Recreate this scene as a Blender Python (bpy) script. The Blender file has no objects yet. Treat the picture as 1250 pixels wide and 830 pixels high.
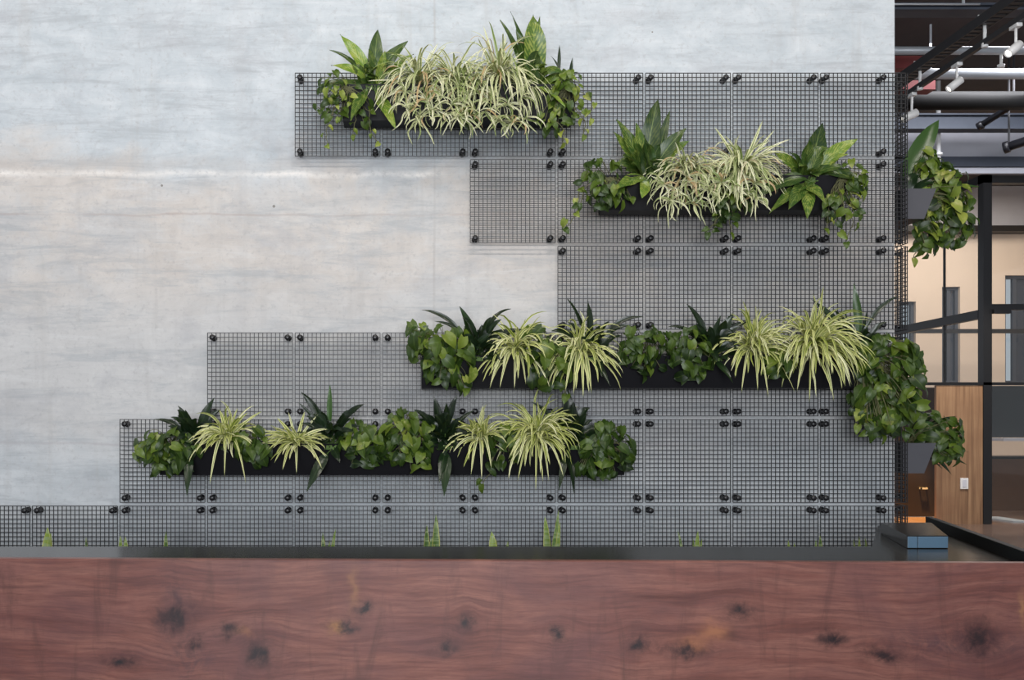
import bpy, math, random
from mathutils import Vector, Matrix
C = bpy.context.scene.collection
F, U0, V0, EYE = 1100.0, 495.0, 523.0, 1.2      # focal length (px), vanishing point, eye height (m)
YM = 5.14                                        # plane of the wire mesh
YW = 5.19                                        # face of the concrete wall
V = Vector

def P(u, v, Y):
    return V(((u - U0) / F * Y, Y, EYE + (V0 - v) / F * Y))
def PX(u, Y): return (u - U0) / F * Y
def PZ(v, Y): return EYE + (V0 - v) / F * Y
def G(u, v, z):
    Y = F * (EYE - z) / (v - V0)
    return V(((u - U0) / F * Y, Y, z))

# ------------------------------------------------------------------ mesh builder
class MB:
    def __init__(s):
        s.v = []; s.f = []; s.uv = []; s.t = []
    def add(s, verts, faces, uvs=None, tint=0.5):
        o = len(s.v)
        s.v += [tuple(p) for p in verts]
        s.uv += uvs if uvs else [(0.5, 0.5)] * len(verts)
        s.t += [tint] * len(verts)
        s.f += [tuple(i + o for i in f) for f in faces]
    def box(s, x0, x1, y0, y1, z0, z1):
        vs = [(x, y, z) for z in (z0, z1) for y in (y0, y1) for x in (x0, x1)]
        s.add(vs, [(0,2,3,1), (4,5,7,6), (0,1,5,4), (2,6,7,3), (0,4,6,2), (1,3,7,5)])
        return s
    def prism(s, poly, axis, a, b):
        """poly: 2-D outline; swept along axis 0/1/2 from a to b"""
        n = len(poly); vs = []
        for k in (a, b):
            for p, q in poly:
                vs.append({0: (k, p, q), 1: (p, k, q), 2: (p, q, k)}[axis])
        fs = [tuple(range(n)), tuple(range(2*n - 1, n - 1, -1))]
        fs += [(i, i + n, (i + 1) % n + n, (i + 1) % n) for i in range(n)]
        s.add(vs, fs); return s
    def tube(s, pts, r, n=6, cap=True, tint=0.5, r2=None):
        pts = [V(p) for p in pts]; m = len(pts); vs = []; uvs = []
        for i, p in enumerate(pts):
            t = (pts[min(i+1, m-1)] - pts[max(i-1, 0)])
            t = t.normalized() if t.length > 1e-9 else V((0, 0, 1))
            ref = V((0, 0, 1)) if abs(t.z) < .9 else V((1, 0, 0))
            a = t.cross(ref).normalized(); b = t.cross(a)
            rr = r if r2 is None else r + (r2 - r) * i / max(1, m - 1)
            for k in range(n):
                an = 2 * math.pi * (k + .5) / n
                vs.append(p + a * (rr * math.cos(an)) + b * (rr * math.sin(an))); uvs.append((k / n, i / max(1, m-1)))
        fs = [(i*n + k, i*n + (k+1) % n, (i+1)*n + (k+1) % n, (i+1)*n + k) for i in range(m-1) for k in range(n)]
        if cap: fs += [tuple(range(n-1, -1, -1)), tuple((m-1)*n + k for k in range(n))]
        s.add(vs, fs, uvs, tint); return s
    def lathe(s, prof, axis_o, axis_d, n=14):
        """prof: (radius, distance along axis) pairs, closed at both ends"""
        o = V(axis_o); d = V(axis_d).normalized()
        ref = V((0, 0, 1)) if abs(d.z) < .9 else V((1, 0, 0))
        a = d.cross(ref).normalized(); b = d.cross(a); vs = []
        for r, h in prof:
            for k in range(n):
                an = 2 * math.pi * k / n
                vs.append(o + d*h + a*(r*math.cos(an)) + b*(r*math.sin(an)))
        m = len(prof)
        fs = [(i*n + k, i*n + (k+1) % n, (i+1)*n + (k+1) % n, (i+1)*n + k) for i in range(m-1) for k in range(n)]
        fs += [tuple(range(n-1, -1, -1)), tuple((m-1)*n + k for k in range(n))]
        s.add(vs, fs); return s
    def mesh(s, name, mat, smooth=False):
        me = bpy.data.meshes.new(name); me.from_pydata(s.v, [], s.f)
        uvl = me.uv_layers.new(name='UVMap')
        idx = [0] * len(me.loops); me.loops.foreach_get('vertex_index', idx)
        flat = []
        for i in idx: flat += s.uv[i]
        uvl.data.foreach_set('uv', flat)
        at = me.attributes.new('tint', 'FLOAT', 'POINT'); at.data.foreach_set('value', s.t)
        if smooth: me.polygons.foreach_set('use_smooth', [True] * len(me.polygons))
        me.materials.append(mat); me.update()
        return me
    def build(s, name, mat, parent=None, smooth=False, bevel=0):
        o = bpy.data.objects.new(name, s.mesh(name, mat, smooth)); C.objects.link(o)
        if parent is not None:
            o.parent = parent; o.matrix_parent_inverse = Matrix.Translation(-parent.location)
        if bevel:
            m = o.modifiers.new('bevel', 'BEVEL'); m.width = bevel; m.segments = 2; m.limit_method = 'ANGLE'
        return o

def tag(o, label, cat, group=None, kind=None):
    o['label'] = label; o['category'] = cat
    if group: o['group'] = group
    if kind: o['kind'] = kind
    return o
def thing(name, label, cat, loc=(0, 0, 0), group=None):
    o = bpy.data.objects.new(name, None); o.empty_display_size = .05
    C.objects.link(o); o.location = loc
    return tag(o, label, cat, group)
def struct(o, label=None, cat=None):
    o['kind'] = 'structure'
    if label: o['label'] = label
    if cat: o['category'] = cat
    return o

# ------------------------------------------------------------------ materials
class NT:
    def __init__(s, name):
        s.m = bpy.data.materials.new(name); s.m.use_nodes = True
        s.t = s.m.node_tree; s.n = s.t.nodes; s.l = s.t.links
        s.b = s.n['Principled BSDF']; s.out = s.n['Material Output']
    def new(s, kind, **kw):
        n = s.n.new(kind)
        for k, v in kw.items(): setattr(n, k, v)
        return n
    def set(s, node, key, val):
        if hasattr(val, 'is_output') or isinstance(val, bpy.types.NodeSocket): s.l.new(val, node.inputs[key])
        else: node.inputs[key].default_value = val
    def math(s, op, a, b=0.0, clamp=False):
        n = s.new('ShaderNodeMath', operation=op); n.use_clamp = clamp
        s.set(n, 0, a); s.set(n, 1, b); return n.outputs[0]
    def mix(s, fac, a, b, blend='MIX'):
        n = s.new('ShaderNodeMix', data_type='RGBA', blend_type=blend)
        s.set(n, 0, fac)
        for k, x in ((6, a), (7, b)):
            if isinstance(x, tuple): x = (*x, 1.0)[:4]
            s.set(n, k, x)
        return n.outputs[2]
    def ramp(s, fac, stops, interp='LINEAR'):
        n = s.new('ShaderNodeValToRGB'); cr = n.color_ramp; cr.interpolation = interp
        while len(cr.elements) < len(stops): cr.elements.new(.5)
        for e, (p, c) in zip(cr.elements, stops):
            e.position = p; e.color = (*c, 1.0) if isinstance(c, tuple) else (c, c, c, 1.0)
        s.set(n, 0, fac); return n.outputs[0]
    def coords(s, scale=(1, 1, 1), loc=(0, 0, 0), src='Object'):
        tc = s.new('ShaderNodeTexCoord'); mp = s.new('ShaderNodeMapping')
        mp.inputs['Scale'].default_value = scale; mp.inputs['Location'].default_value = loc
        s.l.new(tc.outputs[src], mp.inputs[0]); return mp.outputs[0]
    def noise(s, vec, scale, detail=4, rough=.55, dist=0):
        n = s.new('ShaderNodeTexNoise'); s.l.new(vec, n.inputs['Vector'])
        n.inputs['Scale'].default_value = scale; n.inputs['Detail'].default_value = detail
        n.inputs['Roughness'].default_value = rough; n.inputs['Distortion'].default_value = dist
        return n.outputs['Fac']
    def bump(s, h, strength=.2, dist=.01):
        n = s.new('ShaderNodeBump'); n.inputs['Strength'].default_value = strength; n.inputs['Distance'].default_value = dist
        s.l.new(h, n.inputs['Height']); s.l.new(n.outputs[0], s.b.inputs['Normal'])
    def color(s, c): s.set(s.b, 'Base Color', (*c, 1.0) if isinstance(c, tuple) else c)

def plain(name, col, rough=.5, metal=0.0, var=.12, scale=9, spec=None):
    n = NT(name)
    f = n.noise(n.coords(), scale, 3)
    n.color(n.mix(f, tuple(c * (1 - var) for c in col), tuple(min(1, c * (1 + var)) for c in col)))
    n.b.inputs['Roughness'].default_value = rough; n.b.inputs['Metallic'].default_value = metal
    if spec is not None: n.b.inputs['Specular IOR Level'].default_value = spec
    return n.m

def m_concrete():
    n = NT('concrete'); o = n.coords(); sx = n.new('ShaderNodeSeparateXYZ'); n.l.new(o, sx.inputs[0])
    x, z = sx.outputs[0], sx.outputs[2]
    mid = n.noise(n.coords((1, 1, 1.8)), 1.9, 8, .68, .35); cloud = n.noise(n.coords((1, 1, 1.5), (2, 0, 5)), 4.2, 8, .72, .6)
    streak = n.noise(n.coords((.55, 1, 4.5), (1, 0, 9)), 3.2, 8, .74, .5); fine = n.noise(o, 38, 6, .75)
    drip = n.noise(n.coords((5, 1, .5), (4, 0, 0)), 2.0, 5, .6, .2)
    patch = n.noise(n.coords((1, 1, 1.2), (7, 0, 3)), 1.35, 7, .66, .4)
    cool = n.mix(n.ramp(cloud, [(.28, 0.0), (.70, 1.0)]), (0.423, 0.473, 0.513), (0.594, 0.634, 0.670))
    warm = n.mix(n.ramp(cloud, [(.28, 0.0), (.70, 1.0)]), (0.504, 0.473, 0.450), (0.630, 0.599, 0.572))
    grey = n.mix(n.ramp(cloud, [(.28, 0.0), (.70, 1.0)]), (0.486, 0.486, 0.491), (0.594, 0.594, 0.594))
    zz = n.math('ADD', z, n.math('MULTIPLY', n.math('SUBTRACT', patch, .5), 1.0))
    def rng(v, a_, b_):
        r = n.new('ShaderNodeMapRange'); n.l.new(v, r.inputs[0]); r.inputs[1].default_value = a_; r.inputs[2].default_value = b_; return r.outputs[0]
    col = n.mix(n.ramp(patch, [(.47, 0.0), (.57, .85)]), warm, grey)
    col = n.mix(rng(zz, 2.05, 1.70), col, grey)
    col = n.mix(rng(zz, 2.62, 2.86), col, cool); col = n.mix(n.math('MULTIPLY', rng(zz, 1.25, .95), .65), col, cool)
    col = n.mix(n.ramp(streak, [(.36, .55), (.50, 0.0)]), col, (0.360, 0.387, 0.414))
    col = n.mix(n.ramp(streak, [(.56, 0.0), (.70, .35)]), col, (0.702, 0.720, 0.738))
    col = n.mix(n.ramp(mid, [(.34, .42), (.48, 0.0)]), col, (0.378, 0.387, 0.414))
    col = n.mix(n.ramp(drip, [(.33, .22), (.45, 0.0)]), col, (0.396, 0.387, 0.378))
    col = n.mix(n.ramp(fine, [(.33, .40), (.46, 0.0)]), col, (0.360, 0.360, 0.369))
    # pale pour line, dark pour line and a vertical board joint
    wob = n.math('MULTIPLY', n.math('SUBTRACT', n.noise(n.coords((1, 1, .1)), 3, 4), .5), .05)
    def line(c, at, w):
        d = n.math('ABSOLUTE', n.math('SUBTRACT', n.math('ADD', c, wob), at))
        return n.math('SUBTRACT', 1.0, n.math('DIVIDE', d, w), clamp=True)
    brk = n.ramp(n.noise(n.coords((1.2, 1, 1.2), (3, 0, 0)), 2.5, 3), [(.35, .2), (.6, 1.0)])
    brk2 = n.math('MULTIPLY', brk, n.ramp(fine, [(.35, .3), (.55, 1.0)]))
    col = n.mix(n.math('MULTIPLY', n.math('MULTIPLY', line(z, 2.72, .06), brk), .42), col, (.44, .42, .41))
    col = n.mix(n.math('MULTIPLY', n.math('MULTIPLY', line(z, 2.665, .026), brk2), .8), col, (.84, .81, .78))
    col = n.mix(n.math('MULTIPLY', n.math('MULTIPLY', line(z, 2.43, .010), brk), .6), col, (.40, .33, .31))
    col = n.mix(n.math('MULTIPLY', n.math('MULTIPLY', line(z, 1.115, .012), brk), .6), col, (.40, .38, .40))
    col = n.mix(n.math('MULTIPLY', n.math('MULTIPLY', line(x, .165, .010), brk), .5), col, (.38, .36, .35))
    col = n.mix(n.math('MULTIPLY', line(x, -.95, .05), .15), col, (.40, .40, .41))
    vo = n.new('ShaderNodeTexVoronoi'); n.l.new(o, vo.inputs[0]); vo.inputs['Scale'].default_value = 2.6
    col = n.mix(n.math('LESS_THAN', vo.outputs['Distance'], .022), col, (.25, .24, .23))
    n.color(col); n.b.inputs['Roughness'].default_value = .75; n.b.inputs['Specular IOR Level'].default_value = .25
    n.bump(n.math('ADD', n.math('MULTIPLY', fine, .4), streak), .15, .006)
    return n.m

def m_walnut():
    """standing veneer: x along the grain, z across it"""
    n = NT('walnut'); o = n.coords(); sx = n.new('ShaderNodeSeparateXYZ'); n.l.new(o, sx.inputs[0])
    x, z = sx.outputs[0], sx.outputs[2]; YD = 3.33
    jx = n.math('ADD', x, n.math('MULTIPLY', n.math('SUBTRACT', n.noise(n.coords((1, 1, 1), (5, 0, 2)), 14, 4, .6), .5), .10)); jz = n.math('ADD', z, n.math('MULTIPLY', n.math('SUBTRACT', n.noise(n.coords((1, 1, 1), (1, 0, 8)), 14, 4, .6), .5), .10))
    warp = n.math('MULTIPLY', n.math('SUBTRACT', n.noise(n.coords((.6, 1, 1.2)), 1.3, 3), .5), .16)
    zz = n.math('ADD', z, warp); knots = dark = None
    def bell(u, v, ru, rv, k=1.0):
        p = P(u, v, YD); m_ = YD / F
        dx = n.math('DIVIDE', n.math('SUBTRACT', jx, p.x), ru * m_); dz = n.math('DIVIDE', n.math('SUBTRACT', jz, p.z), rv * m_)
        d2 = n.math('ADD', n.math('MULTIPLY', dx, dx), n.math('MULTIPLY', dz, dz))
        return n.math('EXPONENT', n.math('MULTIPLY', d2, -k)), dz
    ks = [(216, 752, 22, 20), (284, 768, 17, 11), (241, 785, 15, 9), (446, 738, 15, 10), (424, 762, 18, 10), (318, 795, 18, 20), (568, 756, 9, 13), (545, 787, 16, 10), (892, 741, 16, 12), (826, 788, 30, 11), (676, 770, 11, 12), (770, 782, 14, 12), (1060, 792, 26, 11), (1172, 770, 24, 22), (150, 805, 20, 10), (1000, 770, 18, 10)]
    for (u, v, ru, rv) in ks:
        g, dz = bell(u, v, ru * 1.7, rv * 1.7, .8); k, _ = bell(u, v, ru * .55, rv * .55)
        zz = n.math('SUBTRACT', zz, n.math('MULTIPLY', g, n.math('MULTIPLY', dz, rv * 1.1 * YD / F)))
        g2, _ = bell(u, v, ru, rv)
        knots = g2 if knots is None else n.math('MAXIMUM', knots, g2); dark = k if dark is None else n.math('MAXIMUM', dark, k)
    def vec(sx_):
        cb = n.new('ShaderNodeCombineXYZ'); n.l.new(n.math('MULTIPLY', x, sx_), cb.inputs[0]); n.l.new(zz, cb.inputs[2]); return cb.outputs[0]
    g1 = n.noise(vec(.10), 16, 5, .6); g2 = n.noise(vec(.06), 75, 4, .6); pores = n.noise(n.coords((5, 1, 110)), 4, 3, .6)
    blot = n.noise(n.coords((1.1, 1, 1.6)), 2.4, 5, .62, .7); curl = n.noise(n.coords((6, 1, 1.1)), 1.5, 5, .65, 1.0)
    col = n.ramp(g1, [(.28, (.085, .029, .023)), (.44, (.180, .070, .056)), (.58, (.245, .106, .083)), (.78, (.110, .042, .037))])
    col = n.mix(n.ramp(g2, [(.36, .5), (.56, 0.0)]), col, (.085, .034, .031))
    col = n.mix(n.ramp(blot, [(.42, .0), (.68, .60)]), col, (.105, .046, .050))
    col = n.mix(n.ramp(curl, [(.30, .55), (.47, 0.0)]), col, (.080, .036, .033))
    col = n.mix(n.ramp(pores, [(.32, .40), (.45, 0.0)]), col, (.075, .030, .026))
    kn = n.noise(o, 17, 5, .65, 1.2)
    fig, _ = bell(1150, 776, 80, 17); fig2, _ = bell(235, 800, 26, 26); fig3, _ = bell(215, 740, 16, 40)
    figs = n.math('MAXIMUM', n.math('MAXIMUM', fig, fig2), fig3)
    col = n.mix(n.math('MULTIPLY', figs, n.ramp(kn, [(.36, .75), (.62, .15)])), col, (.055, .032, .042))
    # orange sapwood sweep running from the dark knot down to the left, with its dark flank
    for (u, v, ru, rv, c, f) in ((862, 765, 17, 10, (.36, .15, .075), .75), (838, 778, 18, 9, (.34, .14, .07), .7), (412, 764, 7, 6, (.50, .25, .11), .9), (300, 770, 12, 5, (.34, .15, .08), .6), (432, 715, 6, 24, (.30, .15, .075), .5), (1222, 735, 5, 18, (.34, .17, .08), .6), (880, 768, 12, 9, (.07, .03, .03), .7)):
        e, _ = bell(u, v, ru, rv); col = n.mix(n.math('MULTIPLY', e, f), col, c)
    col = n.mix(n.math('MULTIPLY', knots, n.ramp(kn, [(.40, .95), (.64, .25)])), col, (.050, .022, .022))
    col = n.mix(n.math('MULTIPLY', dark, n.ramp(kn, [(.40, 1.0), (.70, .55)])), col, (.012, .009, .012))
    n.color(col)
    n.set(n.b, 'Roughness', n.ramp(g2, [(.2, .42), (.8, .32)]))
    n.b.inputs['Coat Weight'].default_value = 0; n.b.inputs['Specular IOR Level'].default_value = .32
    n.bump(g2, .06, .002)
    return n.m

def m_oak():
    n = NT('oak_veneer'); g = n.noise(n.coords((14, 1, .5)), 2.0, 6, .62, .3); b = n.noise(n.coords((1, 1, 1)), 2.2, 3)
    col = n.ramp(g, [(.28, (.16, .085, .045)), (.5, (.30, .175, .095)), (.72, (.40, .25, .14))])
    col = n.mix(n.ramp(b, [(.35, .45), (.6, 0.0)]), col, (.20, .10, .055))
    vo = n.new('ShaderNodeTexVoronoi'); n.l.new(n.coords((2, 1, .9)), vo.inputs[0]); vo.inputs['Scale'].default_value = 1.5
    col = n.mix(n.math('LESS_THAN', vo.outputs['Distance'], .05), col, (.06, .025, .015))
    n.color(col); n.b.inputs['Roughness'].default_value = .5
    return n.m

def leaf_mat(name, stops, kind, rough=.38, transl=.22):
    n = NT(name)
    at = n.new('ShaderNodeAttribute'); at.attribute_name = 'tint'; t = at.outputs['Fac']
    uv = n.new('ShaderNodeUVMap'); sx = n.new('ShaderNodeSeparateXYZ'); n.l.new(uv.outputs[0], sx.inputs[0])
    u, v = sx.outputs[0], sx.outputs[1]
    c = n.math('ABSOLUTE', n.math('SUBTRACT', u, .5))              # 0 at the midrib, .5 at the edge
    col = n.ramp(t, stops); o = n.coords()
    if kind == 'stripe':       # cream margins, green heart (or the reverse)
        green = n.ramp(t, [(0, (.030, .075, .014)), (.6, (.10, .18, .030)), (1, (.20, .28, .06))])
        edge = n.ramp(n.math('ADD', c, n.math('MULTIPLY', n.math('SUBTRACT', n.noise(o, 25, 2), .5), .10)), [(.08, 0.0), (.17, 1.0)])
        col = n.mix(edge, green, col)
        col = n.mix(n.ramp(v, [(.0, .75), (.28, 0.0)]), col, n.mix(.5, green, col))
    elif kind == 'mottle':     # pale flecks between the veins
        ve = n.math('SINE', n.math('ADD', n.math('MULTIPLY', v, 75.0), n.math('MULTIPLY', c, -38.0)))
        f = n.noise(o, 34, 4, .65); s = n.math('ADD', n.math('MULTIPLY', ve, .10), f)
        col = n.mix(n.math('MULTIPLY', n.ramp(s, [(.48, 0.0), (.60, 1.0)]), n.ramp(t, [(.25, .12), (.75, .75)])), col, (.42, .46, .10))
        col = n.mix(n.ramp(c, [(.0, .6), (.035, 0.0)]), col, (.32, .42, .12))
    elif kind == 'heart':
        f = n.noise(o, 22, 4, .6)
        col = n.mix(n.math('MULTIPLY', n.ramp(f, [(.55, 0.0), (.66, .8)]), n.ramp(t, [(.5, 0.0), (.95, 1.0)])), col, (.48, .46, .16))
        col = n.mix(n.ramp(c, [(.0, .45), (.04, 0.0)]), col, (.20, .30, .06))
    elif kind == 'lance':
        ve = n.math('SINE', n.math('ADD', n.math('MULTIPLY', v, 90.0), n.math('MULTIPLY', c, -60.0)))
        col = n.mix(n.math('MULTIPLY', ve, .14), col, (.008, .02, .008)); col = n.mix(n.ramp(c, [(.0, .5), (.04, 0.0)]), col, (.07, .13, .04))
    elif kind == 'band':
        w = n.noise(n.coords((3, 3, 30)), 2.0, 3, .6, .6)
        col = n.mix(n.ramp(w, [(.45, 0.0), (.58, .8)]), col, (.30, .38, .20)); col = n.mix(n.ramp(c, [(.36, 0.0), (.42, .8)]), col, (.50, .50, .14))
    n.color(col); n.b.inputs['Roughness'].default_value = rough
    tr = n.new('ShaderNodeBsdfTranslucent'); n.l.new(n.mix(.35, col, (.30, .42, .06)), tr.inputs[0])
    mx = n.new('ShaderNodeMixShader'); mx.inputs[0].default_value = transl
    n.l.new(n.b.outputs[0], mx.inputs[1]); n.l.new(tr.outputs[0], mx.inputs[2]); n.l.new(mx.outputs[0], n.out.inputs[0])
    return n.m

def m_glass():
    n = NT('clear_glass')
    tr = n.new('ShaderNodeBsdfTransparent'); tr.inputs[0].default_value = (.93, .95, .95, 1)
    gl = n.new('ShaderNodeBsdfGlossy'); gl.inputs['Roughness'].default_value = .02
    fr = n.new('ShaderNodeLayerWeight'); fr.inputs[0].default_value = .5
    fac = n.math('ADD', n.math('MULTIPLY', n.math('POWER', fr.outputs['Facing'], 4.0), .5), .03)
    mx = n.new('ShaderNodeMixShader'); n.l.new(fac, mx.inputs[0]); n.l.new(tr.outputs[0], mx.inputs[1]); n.l.new(gl.outputs[0], mx.inputs[2])
    n.l.new(mx.outputs[0], n.out.inputs[0]); return n.m

def glow(name, col, s):
    n = NT(name); n.color((.8, .8, .8)); n.b.inputs['Emission Color'].default_value = (*col, 1); n.b.inputs['Emission Strength'].default_value = s
    return n.m

M = dict(
    concrete=m_concrete(), walnut=m_walnut(), oak=m_oak(), glass=m_glass(),
    wire=plain('black_wire', (.012, .012, .014), .45), clip=plain('black_knob', (.010, .010, .012), .35),
    planter=plain('black_powder_coat', (.0065, .0065, .009), .5, spec=.3), planter_lit=plain('lit_black_powder_coat', (.075, .075, .088), .5), soil=plain('potting_soil', (.022, .014, .009), .95, var=.6, scale=60),
    gloss=plain('black_lacquer', (.014, .012, .010), .20, spec=.22), frame=plain('black_steel', (.009, .009, .010), .4),
    slate=plain('blue_grey_panel', (.085, .15, .22), .3), dark=plain('dark_door_paint', (.018, .014, .014), .35),
    floor=plain('polished_floor', (.16, .11, .09), .22, var=.2, scale=2), ceil=plain('dark_ceiling', (.030, .020, .018), .8, var=.3),
    pipe=plain('galvanised_pipe', (.50, .53, .57), .4, .2), beam=plain('slate_grey_beam', (.060, .072, .098), .6), red=plain('red_primer', (.20, .03, .03), .6),
    white=plain('white_enamel', (.80, .80, .80), .35, var=.04), lilac=plain('pale_grey_plaster', (.62, .63, .70), .8, var=.05),
    peach=plain('peach_plaster', (.74, .63, .54), .85, var=.04, scale=3), soffit=plain('soffit_grey', (.60, .60, .66), .8, var=.08),
    tray=plain('cable_tray_steel', (.07, .07, .075), .45, .5), brownw=plain('brown_cabinet', (.13, .065, .035), .5), screen=plain('dark_grey_screen', (.03, .034, .036), .35),
    stem=plain('green_stem', (.10, .17, .04), .5, var=.3, scale=30), vine=plain('brown_green_vine', (.12, .12, .05), .6, var=.3, scale=30),
    blind=plain('slate_dark_panel', (.045, .06, .10), .7), edge=plain('matt_black_edge', (.006, .006, .006), .6, spec=.2),
    day=glow('daylight_window', (.55, .72, 1.0), 1.0), bulb=glow('spot_lens', (1, .95, .85), 3.0), duct=plain('dark_pipe', (.014, .014, .018), .35),
    spider=leaf_mat('spider_plant_leaf', [(0, (.42, .47, .10)), (.5, (.78, .78, .32)), (1, (.92, .89, .58))], 'stripe', .42, .2),
    spiderpale=leaf_mat('pale_spider_plant_leaf', [(0, (.34, .42, .14)), (.45, (.80, .80, .48)), (.93, (.97, .93, .72)), (1, (.66, .42, .25))], 'stripe', .42, .2),
    pothos=leaf_mat('pothos_leaf', [(0, (.010, .026, .005)), (.35, (.038, .078, .009)), (.7, (.125, .19, .018)), (1, (.32, .37, .065))], 'heart', .42),
    lily=leaf_mat('peace_lily_leaf', [(0, (.006, .013, .006)), (.5, (.012, .030, .010)), (1, (.055, .125, .030))], 'lance', .30, .12),
    broad=leaf_mat('mottled_broad_leaf', [(0, (.012, .036, .010)), (.5, (.042, .100, .016)), (1, (.17, .29, .035))], 'mottle', .33),
    snake=leaf_mat('snake_plant_leaf', [(0, (.03, .07, .03)), (.5, (.10, .19, .04)), (1, (.26, .36, .05))], 'band', .4, .1),
)

# ------------------------------------------------------------------ setting
# concrete wall (ends at the corner right of the planters)
XW = PX(1092, YW)
struct(MB().box(-7, XW, YW, YW + .30, 0, 5.4).build('wall_back', M['concrete']))
struct(MB().box(-7, 16, -3, 20, -.1, 0).build('floor', M['floor']))
struct(MB().box(-7, 16, -3, 20, 5.4, 5.5).build('ceiling', M['ceil']))

# ------------------------------------------------------------------ wire mesh panels
PW, PH, PITX, PITZ = .4845, .4734, .4995, .4935
NX, NZ, WR = 20, 19, .0020
def mesh_panel_data():
    mb = MB()
    for i in range(NX + 1):
        x = PW * i / NX
        mb.box(x - WR, x + WR, -WR, WR, -PH, 0)
    for j in range(NZ + 1):
        z = -PH * j / NZ
        mb.box(0, PW, -WR * 2.4, -WR * .4, z - WR, z + WR)
    return mb.mesh('wire_grid', M['wire'])
GRID = mesh_panel_data()
def clip_data():
    mb = MB()
    mb.lathe([(.005, -.020), (.013, -.018), (.0165, -.012), (.0165, -.006), (.010, -.003), (.009, .036), (.017, .037), (.018, .0505), (.010, .051)], (0, 0, 0), (0, 1, 0), 12)
    return mb.mesh('standoff_clip', M['clip'], True)
CLIP = clip_data()
def add_panel(x0, ztop, label, last=False, rot=0.0, clips=True, y=YM):
    t = thing('mesh_panel', label, 'wire mesh panel', (x0, y, ztop), 'black wire mesh panels on the concrete wall' if not rot else 'black wire mesh panels round the corner')
    t.rotation_euler.z = rot
    g = bpy.data.objects.new('wire_grid', GRID); C.objects.link(g); g.parent = t
    if rot:       # the turned panels are fixed to the end of the wall
        for cx in (.09, .25):
            for cz in (-.026, -PH + .026):
                c = bpy.data.objects.new('standoff_clip', CLIP); C.objects.link(c); c.parent = t; c.location = (cx, 0, cz); c.scale = (1, (XC - XW + .001) / .051, 1)
    if clips:
        for cx in (.028, PW - (.028 if not last else .13)):
            for cz in (-.026, -PH + .026):
                c = bpy.data.objects.new('standoff_clip', CLIP); C.objects.link(c); c.parent = t; c.location = (cx, 0, cz)
    return t
XR = PX(681, YM)                                   # left edge of the column at the widest stair step
ZT = PZ(89.5, YM)
names = ['top', 'second', 'third', 'fourth', 'fifth', 'lowest']
ordn = ['first', 'second', 'third', 'fourth', 'fifth', 'sixth', 'seventh', 'eighth', 'ninth', 'tenth', 'eleventh', 'twelfth']
starts = [-3, -1, 0, -4, -5, -7]
for r in range(6):
    cols = list(range(starts[r], 4))
    for k, cidx in enumerate(cols):
        where = ordn[k] + ' from the left' if k < len(cols) - 1 else 'at the wall corner'
        add_panel(XR + cidx * PITX, ZT - r * PITZ, f'black wire mesh panel {where} in the {names[r]} row of mesh', last=(cidx == 3))
XC = XR + 3 * PITX + PW + .012                      # outer corner of the mesh
for r in range(6):
    add_panel(XC, ZT - r * PITZ, f'black wire mesh panel turned around the wall corner, {names[r]} row', rot=math.pi / 2, clips=False, y=YM + .004)

# ------------------------------------------------------------------ planters
PH_ = .175
YB, YF, YFB = 5.128, 4.935, 5.005                   # planter back, front at the rim, front at the base
ROWS = {}
def planter(row, u0, u1, z0, label):
    x0, x1 = PX(u0, 4.97), PX(u1, 4.97); z1 = z0 + PH_
    t = thing('planter', label, 'planter', ((x0 + x1) / 2, 5.06, z0), 'black trough planters hung on the mesh')
    mb = MB(); w = .004
    # trough body: outer shell, inner shell, rim
    out = [(YB, z1), (YB, z0), (YFB, z0), (YF, z1)]; inn = [(YB - w, z1), (YB - w, z0 + w), (YFB + w, z0 + w), (YF + w, z1)]
    vs = []
    for x, xi in ((x0, x0 + w), (x1, x1 - w)):
        vs += [(x, *p) for p in out] + [(xi, *p) for p in inn]
    fs = []
    for i in range(3):
        fs += [(i, i + 1, i + 9, i + 8), (4 + i, 12 + i, 13 + i, 5 + i)]
    fs += [(0, 3, 2, 1), (8, 9, 10, 11), (4, 5, 6, 7), (12, 15, 14, 13)]
    fs += [(3, 7, 15, 11), (0, 8, 12, 4), (0, 4, 7, 3), (8, 11, 15, 12)]
    mb.add(vs, fs); mb.build('trough', M['planter'], t)
    zs = z1 - .03; yf = YF + (YFB - YF) * .03 / PH_ + w + .001
    s = MB(); N = 60; vs = []
    rnd = random.Random(row)
    for i in range(N + 1):
        for j in range(5):
            vs.append((x0 + w + .001 + (x1 - x0 - 2 * w - .002) * i / N, yf + (YB - w - .001 - yf) * j / 4, zs + rnd.uniform(-.006, .006)))
    s.add(vs, [(i*5 + j, i*5 + 5 + j, i*5 + 6 + j, i*5 + 1 + j) for i in range(N) for j in range(4)])
    s.build('soil', M['soil'], t, True)
    nb = max(2, int((x1 - x0) / .5))
    for i in range(nb):
        xb = x0 + .12 + (x1 - x0 - .24) * i / (nb - 1)
        MB().box(xb - .012, xb + .012, YB - .002, YM + .006, z1 - .004, z1 + .002).box(xb - .012, xb + .012, YM + .003, YM + .006, z1 - .022, z1).build('hook', M['planter'], t)
    ROWS[row] = (x0, x1, z0, z1)
planter(1, 418, 702, PZ(156, YB), 'black trough planter highest on the wall, reaching above the mesh')
planter(2, 738, 1032, PZ(263, YB), 'black trough planter second from the top, beside the wall corner')
planter(3, 515, 1064, PZ(473.5, YFB), 'long black trough planter third from the top, ending at the wall corner')
planter(4, 193, 764, PZ(580, YFB), 'long black trough planter lowest on the wall, above the desk')

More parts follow.
